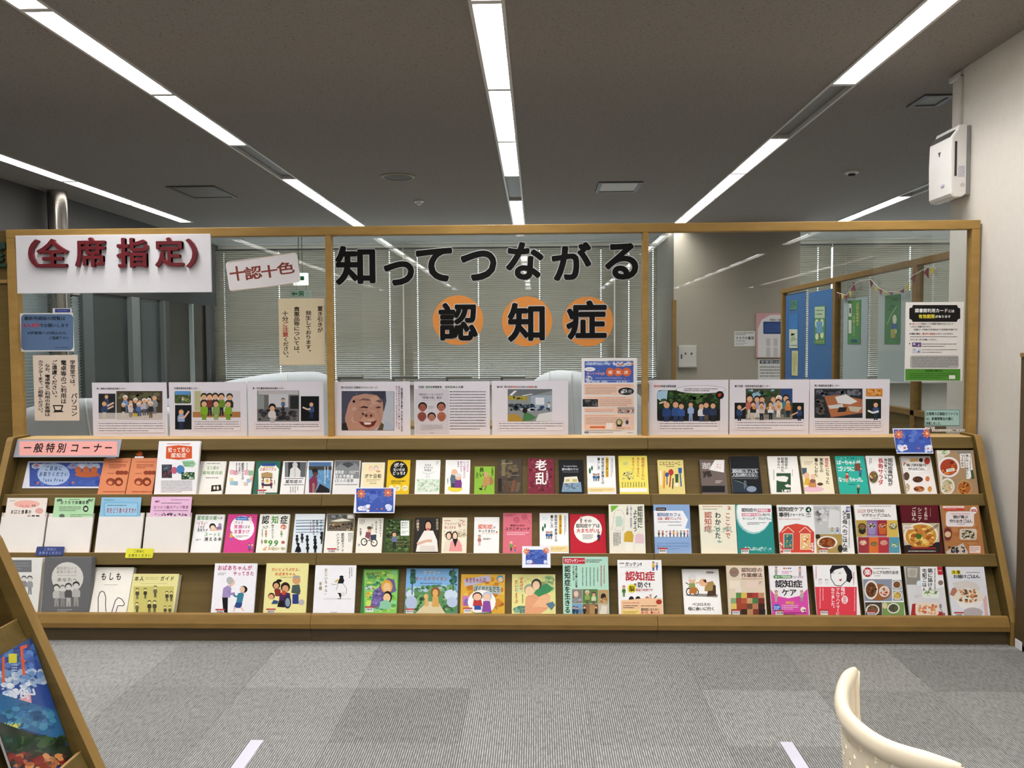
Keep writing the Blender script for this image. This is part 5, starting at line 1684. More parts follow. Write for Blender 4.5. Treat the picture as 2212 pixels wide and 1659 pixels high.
# ================================================================ sheets and signs on the glass
EX, EZ = Vector((1, 0, 0)), Vector((0, 0, 1))
YG = YF+.0288
def sheet(crop, x0, y0, x1, y1, bg, label, text, name='notice_sheet', cat='notice', th=.0006, rot=0, y=None, group=None, rough=.5, pname='printed_matter', corner=0, bev=0):
    ox, oy, sc = CROPS[crop]; yy = (YG if y is None else y); yf = yy-th
    a, b = ony(ox+x0/sc, oy+y0/sc, yf), ony(ox+x1/sc, oy+y1/sc, yf); cx, cz = (a.x+b.x)/2, (a.z+b.z)/2; w_, h_ = abs(b.x-a.x), abs(a.z-b.z)
    c, s_ = math.cos(rot), math.sin(rot); ex, ey = Vector((c, 0, s_)), Vector((-s_, 0, c))
    O = Vector((cx, yf, cz))-ex*w_/2-ey*h_/2
    M = Matrix((ex, ey, Vector((0, -1, 0)))).transposed().to_4x4(); M.translation = O
    P = [(0, 0), (w_, 0), (w_, h_), (0, h_)]
    if corner:
        P = []
        for qx, qy, an in ((w_-corner, corner, 270), (w_-corner, h_-corner, 0), (corner, h_-corner, 90), (corner, corner, 180)):
            P += [(qx+corner*math.cos(math.radians(an+18*i)), qy+corner*math.sin(math.radians(an+18*i))) for i in range(6)]
    o = MB().prism(P, -th, 0, lambda p, q, t: Vector((p, q, t))).build(name, mat('sheet_'+bg, bg, rough, .012, 20), None, bev); o.matrix_world = M
    tag(o, label, cat, group)
    if text: Print(O, ex, ey, crop, text, o, M.inverted(), name=pname, clip=None if rot else (0, 0, w_, h_), lift=.00015)
    return o
# white board with red relief letters
BOARD = sheet('px', 33, 509, 457, 631, 'e9e6ea', 'white board with red relief lettering at the top of the left pane', '', 'sign_board', 'sign', th=.012, y=YF+.006, bev=.0015)
sheet('g2', 172, 262, 715, 482, 'eae4e4', 'tilted rounded white card with brown red characters on the left pane', '''
h 198 318 305 448 8a4438 1 十
h 310 318 428 438 8a4438 1 認
h 432 310 548 425 8a4438 1 十
h 552 286 672 400 8a4438 1 色
p c9a88e 185,300 690,222 692,226 187,304
p c9a88e 200,510 705,458 705,462 202,515''', 'rounded_card', 'card', rot=math.radians(7.2), corner=.02)
sheet('g2', 557, 570, 908, 1065, 'd9c8a6', 'tan notice with vertical warning text beside the first post', '''
v 848 625 890 826 3a3226 0 置き引きが
v 760 660 805 985 3a3226 0 発生しております。
v 672 630 718 995 3a3226 0 貴重品等については、
v 585 662 632 742 3a3226 1 十分
v 587 742 634 858 a83a34 1 ご注意
v 592 860 636 1025 3a3226 0 ください。''')
sheet('n', 65, 285, 655, 698, 'dedcd8', 'blue notice with rounded corners at the left edge of the glass', '''
q 78 296 645 688 5f7698 45
h 112 318 558 362 26303c 2 最新号雑誌の閲覧は
h 105 392 278 438 b83a4c 2 1人1冊
h 278 395 600 438 26303c 2 でお願いします
h 148 482 572 516 2c3644 1 ※学習室への持込みも
h 378 535 600 570 2c3644 1 ご遠慮下さい
l 445 648 598 670 1 2c3644''')
sheet('n', 420, 232, 628, 285, 'e4e2e0', 'small white card with a navy strip above the blue notice', '''
r 446 238 612 276 3a3f86
l 470 250 590 266 1 8a90c0''', y=YG-.0012)
sheet('n', 205, 740, 712, 1450, 'e2d0be', 'pale peach notice with vertical text below the blue notice', '''
v 608 792 668 1100 2a2422 1 学習室では、
v 620 1150 690 1405 2a2422 1 パソコン
v 508 792 572 1270 2a2422 1 電卓等のご利用は
v 412 792 472 1225 2a2422 1 ご遠慮ください。
v 335 835 395 1405 2a2422 0 なお、電卓等をご利用のお客様は
v 262 792 318 1380 2a2422 0 カウンターまで、ご相談ください。
p 2a2422 422,1282 538,1282 520,1345 442,1345
p e2d0be 440,1295 520,1295 508,1335 452,1335
p 2a2422 425,1362 440,1345 528,1345 545,1358''')
G9 = 'photo posters along the foot of the glass'
def poster(crop, x0, y0, x1, y1, label, text): sheet(crop, x0, y0, x1, y1, 'dfdae2', label, text, 'photo_poster', 'poster', group=G9)
def cap(x0, y0, x1, y1, n): return 'q %g %g %g %g b08c98 12\nq %g %g %g %g e4dfe6 11\nl %g %g %g %g %d 6a626a\n' % (x0, y0, x1, y1, x0+1.5, y0+1.5, x1-1.5, y1-1.5, x0+12, y0+6, x1-12, y1-8, n)
poster('p1', 75, 68, 748, 548, 'photo poster of a masked group outdoors, first from the left', '''
h 118 112 380 130 2a2628 2 東・東尾久地域包括支援センター
r 135 165 285 390 2a2c30
r 135 335 285 390 b8b2ae
m 205 172 130 3f4f70 6a5a50 3f4f70
m 185 225 170 34466a 3a342e c8beb4
s d8b8a4 16 210,275 270,245
s d8b8a4 14 215,300 268,275
r 293 142 700 395 4a4438
n 295 145 698 270 60 26 3a3a2c,5a5a3c,6a6a48,4a3a2c
r 293 335 700 395 c4bcb4
m 372 180 150 7a94c0 e8e4e4 5a6a8a
m 420 215 150 d8d4d4 3a3430 5a5458
m 462 205 150 3a3a40 e4e0e0 4a4a52
m 500 215 150 a8a0b4 4a4038 5a5a64
m 540 208 150 b8b0bc e4e0e0 5a5a64
m 580 205 150 8a8a90 e4e0e0 4a4a52
m 630 175 170 8a9098 6a6460 7a7a80
m 355 250 120 2c2a2c e4e0e0 c8c4c4
m 420 255 120 c8c4c8 e8e4e4 8a8078
m 488 245 120 4a70a8 e8e4e4 4a5a78
m 598 235 145 2c3038 e4e0e0 6a5a40
r 440 340 480 368 c8b040
'''+cap(125, 412, 718, 512, 4))
poster('p1', 755, 65, 1450, 546, 'photo poster of people in green aprons, second from the left', '''
h 805 108 1020 128 2a2628 2 町屋地域包括支援センター
q 808 142 952 252 4a5a34 14
r 812 142 948 175 5a90c8
n 815 170 948 248 24 14 5a6a3a,3a4a28,8a9a58,4a4a3a
m 880 188 62 b8b4b8 3a3a3a 6a6a6a
r 812 266 958 482 1c1e22
m 866 295 190 8aa0c8 2a2420 2a3450
s d8b098 16 850,380 895,375 935,320
r 968 140 1390 375 d2ced4
r 985 140 1040 320 b8b488
r 968 325 1390 375 a8764a
m 1068 162 200 4a4a38 2a2624 2c2a2a
m 1118 162 200 7a3a2c 2a2624 2c2a2a
m 1168 160 200 3a3c40 2a2624 2c2a2a
m 1222 162 200 6a8a2c 2a2624 2c2a2a
m 1295 165 200 34302e 2a2624 2c2a2a
m 1070 222 200 7aa82c 2a2624 6a9a28
m 1175 222 200 7a9a58 2a2624 8aa868
m 1283 225 195 7aa82c 2a2624 6a9a28
'''+cap(972, 398, 1392, 494, 4))
poster('p1', 1452, 60, 2130, 542, 'photo poster of a lecture room, third from the left', '''
h 1498 108 1782 128 2a2628 2 東・西日暮里地域包括支援センター
r 1538 138 1910 412 6a6868
r 1545 140 1905 175 b4b2b4
r 1640 170 1815 285 c4c4c8
r 1830 185 1905 300 2a2a2c
r 1540 180 1600 300 8a908c
m 1768 205 110 5a688a 2a2624 3a3a48
m 1672 255 220 c8c4c4 1f1d1d a8a4a4
n 1545 290 1905 410 60 24 2c2c30,3c3a3e,4a4846,24242a
m 1672 262 190 ccc8c8 1f1d1d b4b0b0
r 1925 188 2086 408 15171a
m 2018 235 150 38507a 2a2420 2a3450
s e0c0a8 14 1940,285 1985,305 2010,300
'''+cap(1515, 422, 2096, 492, 3))
poster('p2', 92, 60, 765, 535, 'photo poster of a large smiling elderly face, right of the first post', '''
h 135 100 485 122 2a2628 2 ［荒川区在住の当事者からのメッセージ］
r 158 146 622 492 7a7a86
r 154 142 618 488 b4b8c4
p 484a5a 156,142 545,142 552,230 530,320 156,480
n 160 145 300 330 50 26 5a5c6c,6c6e7e,3c3c4a,8a8a98
p b58a78 195,488 185,380 210,260 250,190 360,165 470,180 520,240 525,340 505,440 440,488
n 230 180 500 440 30 40 bb9280,b08472,c09a88
p 4a4c5c 160,150 300,150 250,200 215,260 195,340 160,360
p 3c3c48 400,146 546,146 535,215 500,200 440,165
p 7a5a4e 300,228 345,205 405,212 405,228 340,225
p 6a4e46 450,232 490,218 512,232 508,245
p 4a302a 312,288 350,272 392,282 385,296 340,292
p 4a302a 452,288 485,276 508,288 480,296
o 355 325 450 385 ab7e6c
o 360 345 385 372 5a342e
o 405 348 428 372 5a342e
s 8a5e50 5 345,340 330,372 318,400
s 8a5e50 4 300,300 340,318 385,305
p 6a2e2c 305,410 370,418 430,412 470,400 440,450 370,462 330,440
p e0d4cc 350,420 420,420 412,438 362,440
p 9a4a46 330,448 370,462 440,450 400,470
s 9a7060 4 480,330 500,380 488,440
p 2a2a30 156,430 195,420 215,488 156,488
p 5a4a34 470,488 510,420 530,440 520,488
p a8b4c8 525,488 540,410 600,430 618,488
v 678 100 698 500 3a3438 0 「私が認知症だと言う事を、みんなに言っているのは
v 656 95 672 480 5a5258 0 自分が何もわからなくなった時に、みんな
v 634 95 650 470 b8788a 0 助けてもらいたい。だから今のうちに伝えて''')
poster('p2', 795, 58, 1468, 532, 'text poster with five small portrait heads, between two dark gaps', '''
h 820 95 900 118 2a2628 2 ［全国］
h 898 95 962 118 4a7a4a 2 認知症
h 962 95 1062 118 2a2628 2 希望宣言、
h 1070 95 1140 118 4a7a4a 2 認知症
h 1140 95 1232 118 2a2628 2 本人大使
r 805 125 1105 525 cdc8d0
h 842 162 1055 182 7a747c 0 認知症とともに生きる
h 850 188 1045 212 6a646c 0 「希望大使」誕生
l 870 220 1025 228 1 a09aa2
f 872 285 36 9a5a48 1c1818
f 1037 283 36 a86a54 1f1a1a
f 867 372 36 8a4a40 8a4a40
f 952 372 34 b07862 1c1818
f 1040 372 36 a8644e a8644e
l 925 275 978 300 2 8a848c
l 855 438 1050 490 5 9a949c
l 940 508 972 516 1 3a3438
l 1112 135 1432 490 14 4a444a''')
poster('p2', 1484, 52, 2160, 530, 'photo poster of a classroom meeting, left of the coloured flyer', '''
h 1530 95 1648 116 2a2628 2 銀の杖（荒川区
h 1648 95 1706 116 c8623c 2 認知症
h 1708 95 1812 116 2a2628 2 の人を支える
h 1812 95 1850 116 c8623c 2 家族
h 1850 95 1898 116 2a2628 2 の会）
r 1625 125 2018 410 8a8f92
p 6a6e72 1625,125 2018,125 2018,140 1830,185 1625,182
p e4e6e6 1640,178 1685,138 1708,140 1662,182
p d8dada 1745,182 1835,165 1850,170 1770,186
p a09038 1625,185 1800,190 1800,225 1625,218
n 1628 186 1800 220 10 14 2a2a28,b0a040
r 1830 180 2018 300 9aa8b8
r 1870 200 1948 262 dadee4
n 1625 245 1880 320 50 20 2c343c,3a444c,1f262c,5a6470
p c8cccf 1720,300 1830,285 1890,300 1800,330
p b08c3c 1625,410 1630,350 1700,345 1790,410
n 1770 260 2015 330 30 18 2c3a58,3a4a68,9aa4b0
p d4d6d8 1870,410 1900,345 2018,325 2018,410
p 4a7a50 1755,410 1765,345 1800,330 1880,375 1840,400
o 1755 290 1800 340 24221f
m 1990 240 80 d0d4d8 2a2624 3a4450
'''+cap(1538, 412, 2124, 492, 3))
poster('p3', 50, 45, 748, 530, 'photo poster with an oval speech bubble over waving people', '''
h 92 88 152 110 c8623c 2 認知症
h 152 88 288 110 2a2628 2 地域支援推進員
q 120 135 678 408 24321f 30
p a4c4dc 122,210 122,150 160,138 215,138 205,225 160,235
n 205 140 675 260 90 24 2c4a24,3f5f30,1c2a18,4f6a38
n 150 205 205 240 10 16 4a6a3a,38502c
r 122 300 678 405 1f2022
m 205 225 230 2c4478 2a2420 2a3a60
m 285 225 220 34508a 2a2420 2c3c60
m 335 245 190 3a5a98 2a2420 2c3c60
m 418 235 170 9ab0d8 2a2420 8aa0cc
m 512 245 190 d8d8dc 2a2420 3a4a70
m 555 235 190 2a3450 2a2420 5a5248
m 615 240 190 303c58 2a2420 24262c
s e0bca4 14 140,250 200,235
o 285 92 732 165 8a7a8a
o 288 95 729 162 e4dfe6
l 360 115 655 148 2 4a444a
o 638 142 712 214 1c1a1a
n 655 160 698 200 10 10 c84a30,a83a28
'''+cap(130, 412, 670, 494, 3))
poster('p3', 764, 42, 1462, 528, 'photo poster of a seated group holding tambourines', '''
h 806 88 1122 110 2a2628 2 南千住東・西部地域包括支援センター
r 806 245 1420 390 1f221f
r 905 120 1318 395 4a4a3c
n 908 122 1200 215 60 24 2f4a24,3f6030,8ab0c8,2a3a20
r 1215 122 1318 260 2f4a78
r 905 350 1318 395 8a8478
m 940 175 210 b86a58 2a2420 c8beb0
m 1005 185 190 a89ab8 2a2420 d8d4d0
m 1050 185 190 b8bcd0 2a2420 8a8a90
m 1148 185 190 a8b4cc 4a4440 7a7a80
m 1198 182 190 d8d090 e8e4d0 8a8a80
m 1260 175 200 4a8090 2a2420 4a5a60
m 970 235 160 24242a 2a2420 c8beb0
m 1045 240 160 c8b8b8 2a2420 2a2a30
m 1125 235 160 dcdce0 3a3430 24242a
m 1192 215 160 d8b0a8 2a2420 e0dcd4
m 1278 215 160 c87840 2a2420 2a2a30
o 962 275 995 305 c88a48
o 1030 275 1062 305 c88a48
o 1085 280 1115 310 c88a48
o 1130 278 1160 308 c88a48
o 1182 265 1212 295 c88a48
o 1262 245 1295 275 c88a48
m 848 258 160 34466a 2a2420 2a3450
s d8b098 12 860,315 905,285
m 1378 265 150 34466a 2a2420 2a3450
s d8b098 12 1310,355 1365,330
'''+cap(816, 404, 1422, 488, 3))
poster('p3', 1472, 40, 2172, 526, 'photo poster of a desk with papers, last on the right', '''
h 1512 84 1738 106 2a2628 2 荒川地域包括支援センター
r 1512 120 1938 380 2c2e34
n 1515 122 1935 200 40 26 4a4e58,34363c,6a6e78
p a86a48 1600,190 1720,175 1938,215 1938,335 1660,375
p d8d8d8 1695,195 1790,170 1895,235 1830,260 1720,250
p c8c8c4 1630,270 1760,255 1770,290 1650,300
p bcb8a8 1810,275 1935,285 1900,330 1830,320
p 2a2a2c 1715,330 1730,285 1800,285 1790,325
n 1515 190 1620 375 30 24 1f2024,34302c,54504c
r 1968 120 2115 190 c8843a
n 1968 120 2115 188 24 16 1c1a20,e0a050,d86a28,c8a070
r 1966 212 2102 386 22281f
m 2055 235 170 3a5080 2a2420 2a3450
s e6e4e4 16 1985,315 2030,335 2080,320
'''+cap(1505, 398, 2118, 500, 5))
sheet('f', 142, 118, 1188, 1572, 'e9e6e6', 'portrait flyer with blue sky header and peach panels on the middle pane', '''
r 200 178 1120 578 4a63b0
n 205 180 700 260 24 40 8aa0d4,a8b8dc,7088c4
n 720 178 1118 290 30 44 d4dae8,c0c8e0,e2e4ec
n 205 440 360 575 24 40 c8cce4,d8dcea,a8b0d8
n 205 545 1115 578 20 24 a8b4dc,c4cce6
o 195 288 402 368 f0eef0
l 255 318 330 342 1 4a4a58
l 215 200 760 260 2 d8e0f2
h 240 385 585 432 e8b0b4 2 知ってつながる
o 600 300 760 465 d8663a
o 750 300 915 465 d8663a
o 905 300 1080 465 d8663a
h 645 350 725 422 f6e4dc 0 認
h 798 350 878 422 f6e4dc 0 知
h 945 350 1025 422 f6e4dc 0 症
l 405 480 895 510 1 d8e0f2
l 265 525 1050 560 1 c4d0ea
n 430 300 1110 540 10 18 e87a5a
p e87a4a 830,215 875,245 920,210 905,260 860,270
p e8a04a 1055,205 1085,225 1120,190 1110,240 1070,250
l 630 162 1115 178 1 5a5458
q 190 602 1120 812 ecc8b4 22
l 200 620 1070 640 1 b8604a
l 220 655 800 795 5 4a3c38
o 832 672 1132 815 2a2a2c
n 850 685 1115 800 30 34 4a4a4c,8a8a8c,1a1a1c,d8d8d8
q 190 840 1120 1040 ecc8b4 22
r 162 892 452 1035 2c2c2e
n 165 900 450 1030 40 24 4a4c4e,3a3a3c,7a7c80
l 460 860 985 876 1 b8604a
l 472 890 1085 1025 4 4a3c38
q 190 1058 1120 1142 ecc8b4 22
l 205 1078 750 1096 1 b8604a
l 215 1108 735 1128 1 4a3c38
r 822 1045 1135 1160 a89a90
n 830 1080 1130 1155 14 26 3a3230,c83a30,d8d0c8
q 190 1175 1130 1470 ecc8b4 22
l 205 1196 760 1214 1 b8604a
l 218 1232 1040 1370 5 4a3c38
p d86a30 300,1405 545,1405 545,1390 598,1422 545,1452 545,1438 300,1438
q 605 1340 725 1455 efe9e6 8
o 785 1265 918 1415 5a7a4a
o 815 1285 885 1375 d8b49a
p 24221f 800,1412 820,1372 885,1372 905,1412
o 945 1275 1065 1400 d8d0d8
o 970 1285 1030 1370 5a4034
l 790 1425 1060 1460 2 4a3c38
l 200 1482 890 1498 1 6a605c
r 195 1505 278 1535 6a7a9c
l 298 1510 735 1532 1 4a4448
l 1005 1515 1108 1532 1 4a4448''', 'flyer', 'flyer', y=YG-.001)
sheet('k', 133, 115, 748, 970, 'e3ded9', 'white card notice with black title plate and green foot at the right pane', '''
p 1c1a1a 212,145 690,145 700,172 725,182 725,292 698,302 688,328 208,328 198,305 172,295 172,180 202,172
h 232 182 592 228 f1eeea 1 図書館利用カード
h 595 192 662 228 f1eeea 0 には
h 272 245 450 292 e8d848 2 有効期限
h 452 255 622 286 f1eeea 0 があります
o 176 343 190 357 2a2624
h 195 338 300 362 c05a54 0 2年ごとに
h 300 338 652 362 3a3432 0 利用カードの更新手続きをおこなって
h 182 370 422 392 3a3432 0 いただく必要があります。
h 205 400 708 424 3a3432 0 （住基カード利用の方を含め全ての利用者が対象です）
o 174 450 188 464 2a2624
h 192 446 312 470 3a3432 0 更新の際は、
h 312 446 440 470 c05a54 0 現住所の確認
h 440 446 665 470 3a3432 0 をさせていただきます。
l 180 478 690 502 1 4a4442
h 180 510 482 532 3a3432 0 カウンターまでお越しください。
o 168 558 182 572 2a2624
r 202 552 302 600 6a5a7a
n 205 555 300 598 14 14 c05a7a,e8e0f0,4a4a8a
l 312 556 682 608 2 4a4442
r 205 618 302 668 c8ccd4
n 208 620 300 665 12 12 9aa4b4,e4e8ec,5a6470
l 312 618 690 672 2 4a4442
q 182 695 706 830 8a8884 24
q 185 698 703 827 b0aeab 22
l 205 705 700 822 7 5a5654
r 128 840 725 965 4f8a34
h 342 845 532 870 1f3a14 1 有効期限の確認方法
l 180 880 690 945 3 2f5a20
r 602 908 670 948 e6e4e0''', 'card_notice', 'notice')
sheet('k', 340, 1280, 722, 1460, 'a8ccc6', 'pale turquoise notice with black border low on the right pane', '''
r 344 1284 718 1288 2c3432
r 344 1452 718 1457 2c3432
r 344 1284 348 1456 2c3432
r 714 1284 718 1456 2c3432
h 355 1308 705 1345 1f2624 1 区報等の広報紙のファイル
h 355 1362 652 1398 1f2624 1 は、新聞閲覧台の棚に
h 355 1412 530 1448 1f2624 1 移動しました。''')
sheet('k', 342, 1468, 448, 1492, 'e2dedb', 'tiny white paper strip under the turquoise notice', 'h 355 1472 432 1490 3a3634 0 点字電子', y=YG-.0008, pname='printed_matter')
sheet('k', 418, 1494, 775, 1518, 'e2dedb', 'thin white text strip at the foot of the right pane', 'h 425 1496 768 1516 2c2826 0 ルデザインコーナーに移動しました', y=YG-.0008)

# ---------------------------------------------------------------- cut-out letters on the glass
LETTERS = [('g2', '知', 985, 175, 1280, 470, 0), ('g2', 'っ', 1345, 290, 1570, 475, 0), ('g3', 'て', -5, 190, 265, 445, 0), ('g3', 'つ', 330, 210, 595, 440, 0),
           ('g3', 'な', 672, 150, 945, 432, -6), ('g3', 'が', 1010, 155, 1310, 432, 4), ('g3', 'る', 1405, 155, 1655, 430, 0)]
DISCS = [('g3', '認', 165, 600, 455, 885, (123, 545, 497, 918), 'first orange disc with a black character, on the middle pane'),
         ('g3', '知', 680, 600, 957, 895, (638, 552, 1012, 928), 'second orange disc with a black character, on the middle pane'),
         ('g3', '症', 1117, 583, 1420, 878, (1090, 555, 1468, 928), 'third orange disc with a black character, on the middle pane')]
BLACK = mat('black_card', '151413', .5, .05, 20, spec=.12)
def cut_letters():
    keys = sorted({(l[1], .034) for l in LETTERS+DISCS}); G = make_glyphs(keys, .0008, 4); keys2 = [(k[0], .055) for k in keys]; G2 = make_glyphs(keys2, .0003, 4)
    def place(g, ref, crop, x0, y0, x1, y1, yy, name, mt, parent, rot=0, grow=0):
        ox, oy, sc = CROPS[crop]; a, b = ony(ox+x0/sc, oy+y1/sc, yy), ony(ox+x1/sc, oy+y0/sc, yy); bb = ref[2]; kx, kz = (b.x-a.x)/(bb[2]-bb[0]), (b.z-a.z)/(bb[3]-bb[1])
        c = Vector(((a.x+b.x)/2, yy, (a.z+b.z)/2)); mx, my = (bb[0]+bb[2])/2, (bb[1]+bb[3])/2; cr, sr = math.cos(rot), math.sin(rot)
        V = []
        for x, y, z in g[0]:
            p, q = (x-mx)*kx, (y-my)*kz; V.append((p*cr-q*sr, -z, p*sr+q*cr))
        me = bpy.data.meshes.new(name); me.from_pydata(V, [], g[1]); me.materials.append(mt); o = obj(name, me, parent)
        if parent is None: o.location = c
        else: o.location = c-parent.location
        return o
    for i, (crop, ch, x0, y0, x1, y1, r) in enumerate(LETTERS):
        lab = ('first', 'second', 'third', 'fourth', 'fifth', 'sixth', 'seventh')[i]+' large black cut-out character stuck on the middle pane'
        o = place(G[(ch, .034)], G[(ch, .034)], crop, x0, y0, x1, y1, YG-.0016, 'cutout_letter', BLACK, None, math.radians(r)); tag(o, lab, 'letter', 'black cut-out letters on the glass')
        place(G2[(ch, .055)], G[(ch, .034)], crop, x0, y0, x1, y1, YG-.0004, 'white_border', mat('border_paper', 'cfcfce', .4, .02, 20), o, math.radians(r))
    for crop, ch, x0, y0, x1, y1, cc, lab in DISCS:
        ox, oy, sc = CROPS[crop]; a, b = ony(ox+cc[0]/sc, oy+cc[3]/sc, YG), ony(ox+cc[2]/sc, oy+cc[1]/sc, YG); c = Vector(((a.x+b.x)/2, YG-.0006, (a.z+b.z)/2)); rx, rz = (b.x-a.x)/2, (b.z-a.z)/2
        P = [(rx*math.cos(2*math.pi*i/64), rz*math.sin(2*math.pi*i/64)) for i in range(64)]
        d = MB().prism(P, 0, .0006, lambda p, q, t: Vector((p, t-.0006, q))).build('letter_disc', mat('orange_card', 'dd8c3c', .4, .03, 10), None); d.location = c; tag(d, lab, 'letter disc', 'orange letter discs on the glass')
        place(G2[(ch, .055)], G[(ch, .034)], crop, x0, y0, x1, y1, YG-.0016, 'white_border', mat('border_paper', 'cfcfce', .4), d)
        place(G[(ch, .034)], G[(ch, .034)], crop, x0, y0, x1, y1, YG-.0030, 'character', BLACK, d)
    RED = mat('red_relief_letter', '6e141d', .45, .08, 15); GRN = mat('green_relief_letter', '1d3a2a', .45, .08, 15)
    keys = [('全', .025), ('席', .025), ('指', .025), ('定', .025), ('（', .05), ('）', .05), ('室', .025)]; G = make_glyphs(keys, .5, 3)
    def relief(key, crop, x0, y0, x1, y1, yb, dep, mt, parent, nm):
        g = G[key]; ox, oy, sc = CROPS[crop]; yy = yb-dep; a, b = ony(ox+x0/sc, oy+y1/sc, yy), ony(ox+x1/sc, oy+y0/sc, yy); bb = g[2]
        pw = parent.matrix_world.inverted() if parent.type == 'MESH' else Matrix.Translation(-parent.location)
        V = [pw @ Vector((a.x+(x-bb[0])/(bb[2]-bb[0])*(b.x-a.x), yb-dep*(z+.5), a.z+(y-bb[1])/(bb[3]-bb[1])*(b.z-a.z))) for x, y, z in g[0]]
        me = bpy.data.meshes.new(nm); me.from_pydata([tuple(v) for v in V], [], g[1]); me.materials.append(mt); obj(nm, me, parent)
    bpy.context.view_layer.update()
    for key, x0, x1, y0, y1 in ((keys[4], 212, 285, 128, 338), (keys[0], 275, 500, 122, 338), (keys[1], 560, 780, 112, 335), (keys[2], 872, 1100, 115, 340), (keys[3], 1158, 1365, 112, 335), (keys[5], 1390, 1465, 122, 340)):
        relief(key, 'g1', x0, y0, x1, y1, YF-.0065, .022, RED, BOARD, 'relief_letter')
    relief(keys[6], 'px', -62, 517, 12, 577, 4.6, .02, GRN, GREEN_SIGN, 'relief_letter')
cut_letters()

# ---------------------------------------------------------------- cards and signs on the shelf
def slope_sign(crop, x0, y0, x1, y1, base_n, th, bg, label, text, name, cat, group=None, corner=0, lean=0.0):
    ox, oy, sc = CROPS[crop]; O = Q(0, 0, base_n+th); a, b = onp(ox+x0/sc, oy+y0/sc, O, NN), onp(ox+x1/sc, oy+y1/sc, O, NN)
    O = Vector((a.x, b.y, b.z)); w_, h_ = b.x-a.x, (a-b).dot(SL)
    M = Matrix((EX, SL, NN)).transposed().to_4x4(); M.translation = O
    P = [(0, 0), (w_, 0), (w_, h_), (0, h_)]
    if corner:
        P = []
        for qx, qy, an in ((w_-corner, corner, 270), (w_-corner, h_-corner, 0), (corner, h_-corner, 90), (corner, corner, 180)): P += [(qx+corner*math.cos(math.radians(an+22.5*i)), qy+corner*math.sin(math.radians(an+22.5*i))) for i in range(5)]
    o = MB().prism(P, -th, 0, lambda p, q, t: Vector((p, q, t))).build(name, mat('sheet_'+bg, bg, .35, .012, 20), None); o.matrix_world = M; tag(o, label, cat, group)
    Print(O, EX, SL, crop, text, o, M.inverted(), name='printed_matter', clip=(0, 0, w_, h_), lift=.00015); return o
slope_sign('c1', 148, 78, 1012, 226, .0005, .003, '9a9ba6', 'pink heading sign with black title at the left end of the shelf', '''
r 165 92 1000 212 e8a49c
h 192 105 278 190 241a1c 2 一
h 280 105 380 190 241a1c 1 般
h 382 105 478 190 241a1c 1 特
h 480 105 575 190 241a1c 1 別
h 590 105 685 190 241a1c 2 コ
h 690 105 780 190 241a1c 2 ー
h 785 105 880 190 241a1c 2 ナ
h 882 105 970 190 241a1c 2 ー''', 'heading_sign', 'sign')
slope_sign('c1', 240, 262, 890, 492, PLATEN+.002, .0015, 'dcdde8', 'wide blue card with white starry sky print on the upper row', '''
r 252 275 885 478 4257a0
n 255 278 520 330 26 34 c4cae2,d4d8ea,a8b2d8
n 560 275 880 330 26 34 b8c0de,8a98cc,d0d6ea
n 255 420 880 476 26 34 34489a,4a60ac,5a70b8
o 318 278 595 468 a8bcdc
h 382 302 535 342 2a3a6a 1 ご自由に
h 332 352 582 392 2a3a6a 1 お取りください
h 362 402 545 440 2a3a6a 1 Take_Free
o 640 308 695 365 c86838
o 705 308 765 365 c86838
o 775 308 832 365 c86838
p d87040 300,292 312,282 318,295 330,292 320,306 305,302
p d87040 308,445 322,436 332,448 322,462
p d87040 610,300 622,292 632,306 620,316
p d87040 612,440 626,432 632,448 620,456
o 640 350 850 400 b86038
n 840 290 875 460 6 10 d87040''', 'take_free_card', 'card')
CARD = '''
r {a} {b} {c} {d} 3f57a6
n {a} {b} {c} {e} 26 {s} 34489a,4a62b0,5a72bc
n {a} {e} {f} {d} 14 {t} c8d0ea,e0e4f2,aab6de
n {g} {e} {c} {d} 10 {t} c8d0ea,dfe4f2
'''
def flower(x, y, r, c='d8743c'): return '\n'.join('p %s %s' % (c, ' '.join('%.1f,%.1f' % (x+r*q*math.cos(a+o), y+r*q*math.sin(a+o)) for q, o in ((.2, .4), (.85, .25), (1, 0), (.85, -.25), (.2, -.4)))) for a in [k*.785 for k in range(8)])+'\no %g %g %g %g e8c080' % (x-r*.22, y-r*.22, x+r*.22, y+r*.22)
def card(crop, x0, y0, x1, y1, m, n, label):
    w_, h_ = x1-x0, y1-y0; d = dict(a=x0+m, b=y0+m, c=x1-m, d=y1-m, e=y0+h_*.62, f=x0+w_*.4, g=x0+w_*.75, s=w_*.09, t=w_*.08)
    slope_sign(crop, x0, y0, x1, y1, n, .0012, 'e2e4f0', label, CARD.format(**d)+flower(x0+w_*.15, y0+h_*.24, w_*.12)+'\n'+flower(x0+w_*.84, y0+h_*.2, w_*.12)+'\nn %g %g %g %g 5 %g d86a50' % (x0+w_*.1, y0+h_*.7, x0+w_*.95, y0+h_*.9, w_*.034), 'blue_card', 'card', 'blue flower cards on the shelf lips')
card('c2', 1452, 408, 1785, 625, 8, .001, 'blue card with orange flowers on the lip below the upper row')
card('c3', 980, 908, 1222, 1092, 30, .001, 'blue card with wide white border on the lip below the middle row')
card('c5', 1090, -18, 1440, 196, 8, .001, 'blue card with orange flowers on the top rail at the right')
slope_sign('c1', 315, 990, 536, 1068, .0005, .003, '27366e', 'small navy tag on the lip below the white pockets', 'h 372 1000 482 1024 8a98c8 0 ご自由に\nh 330 1030 522 1058 8a98c8 0 お持ちください', 'lip_tag', 'tag', 'take-one tags', .006)
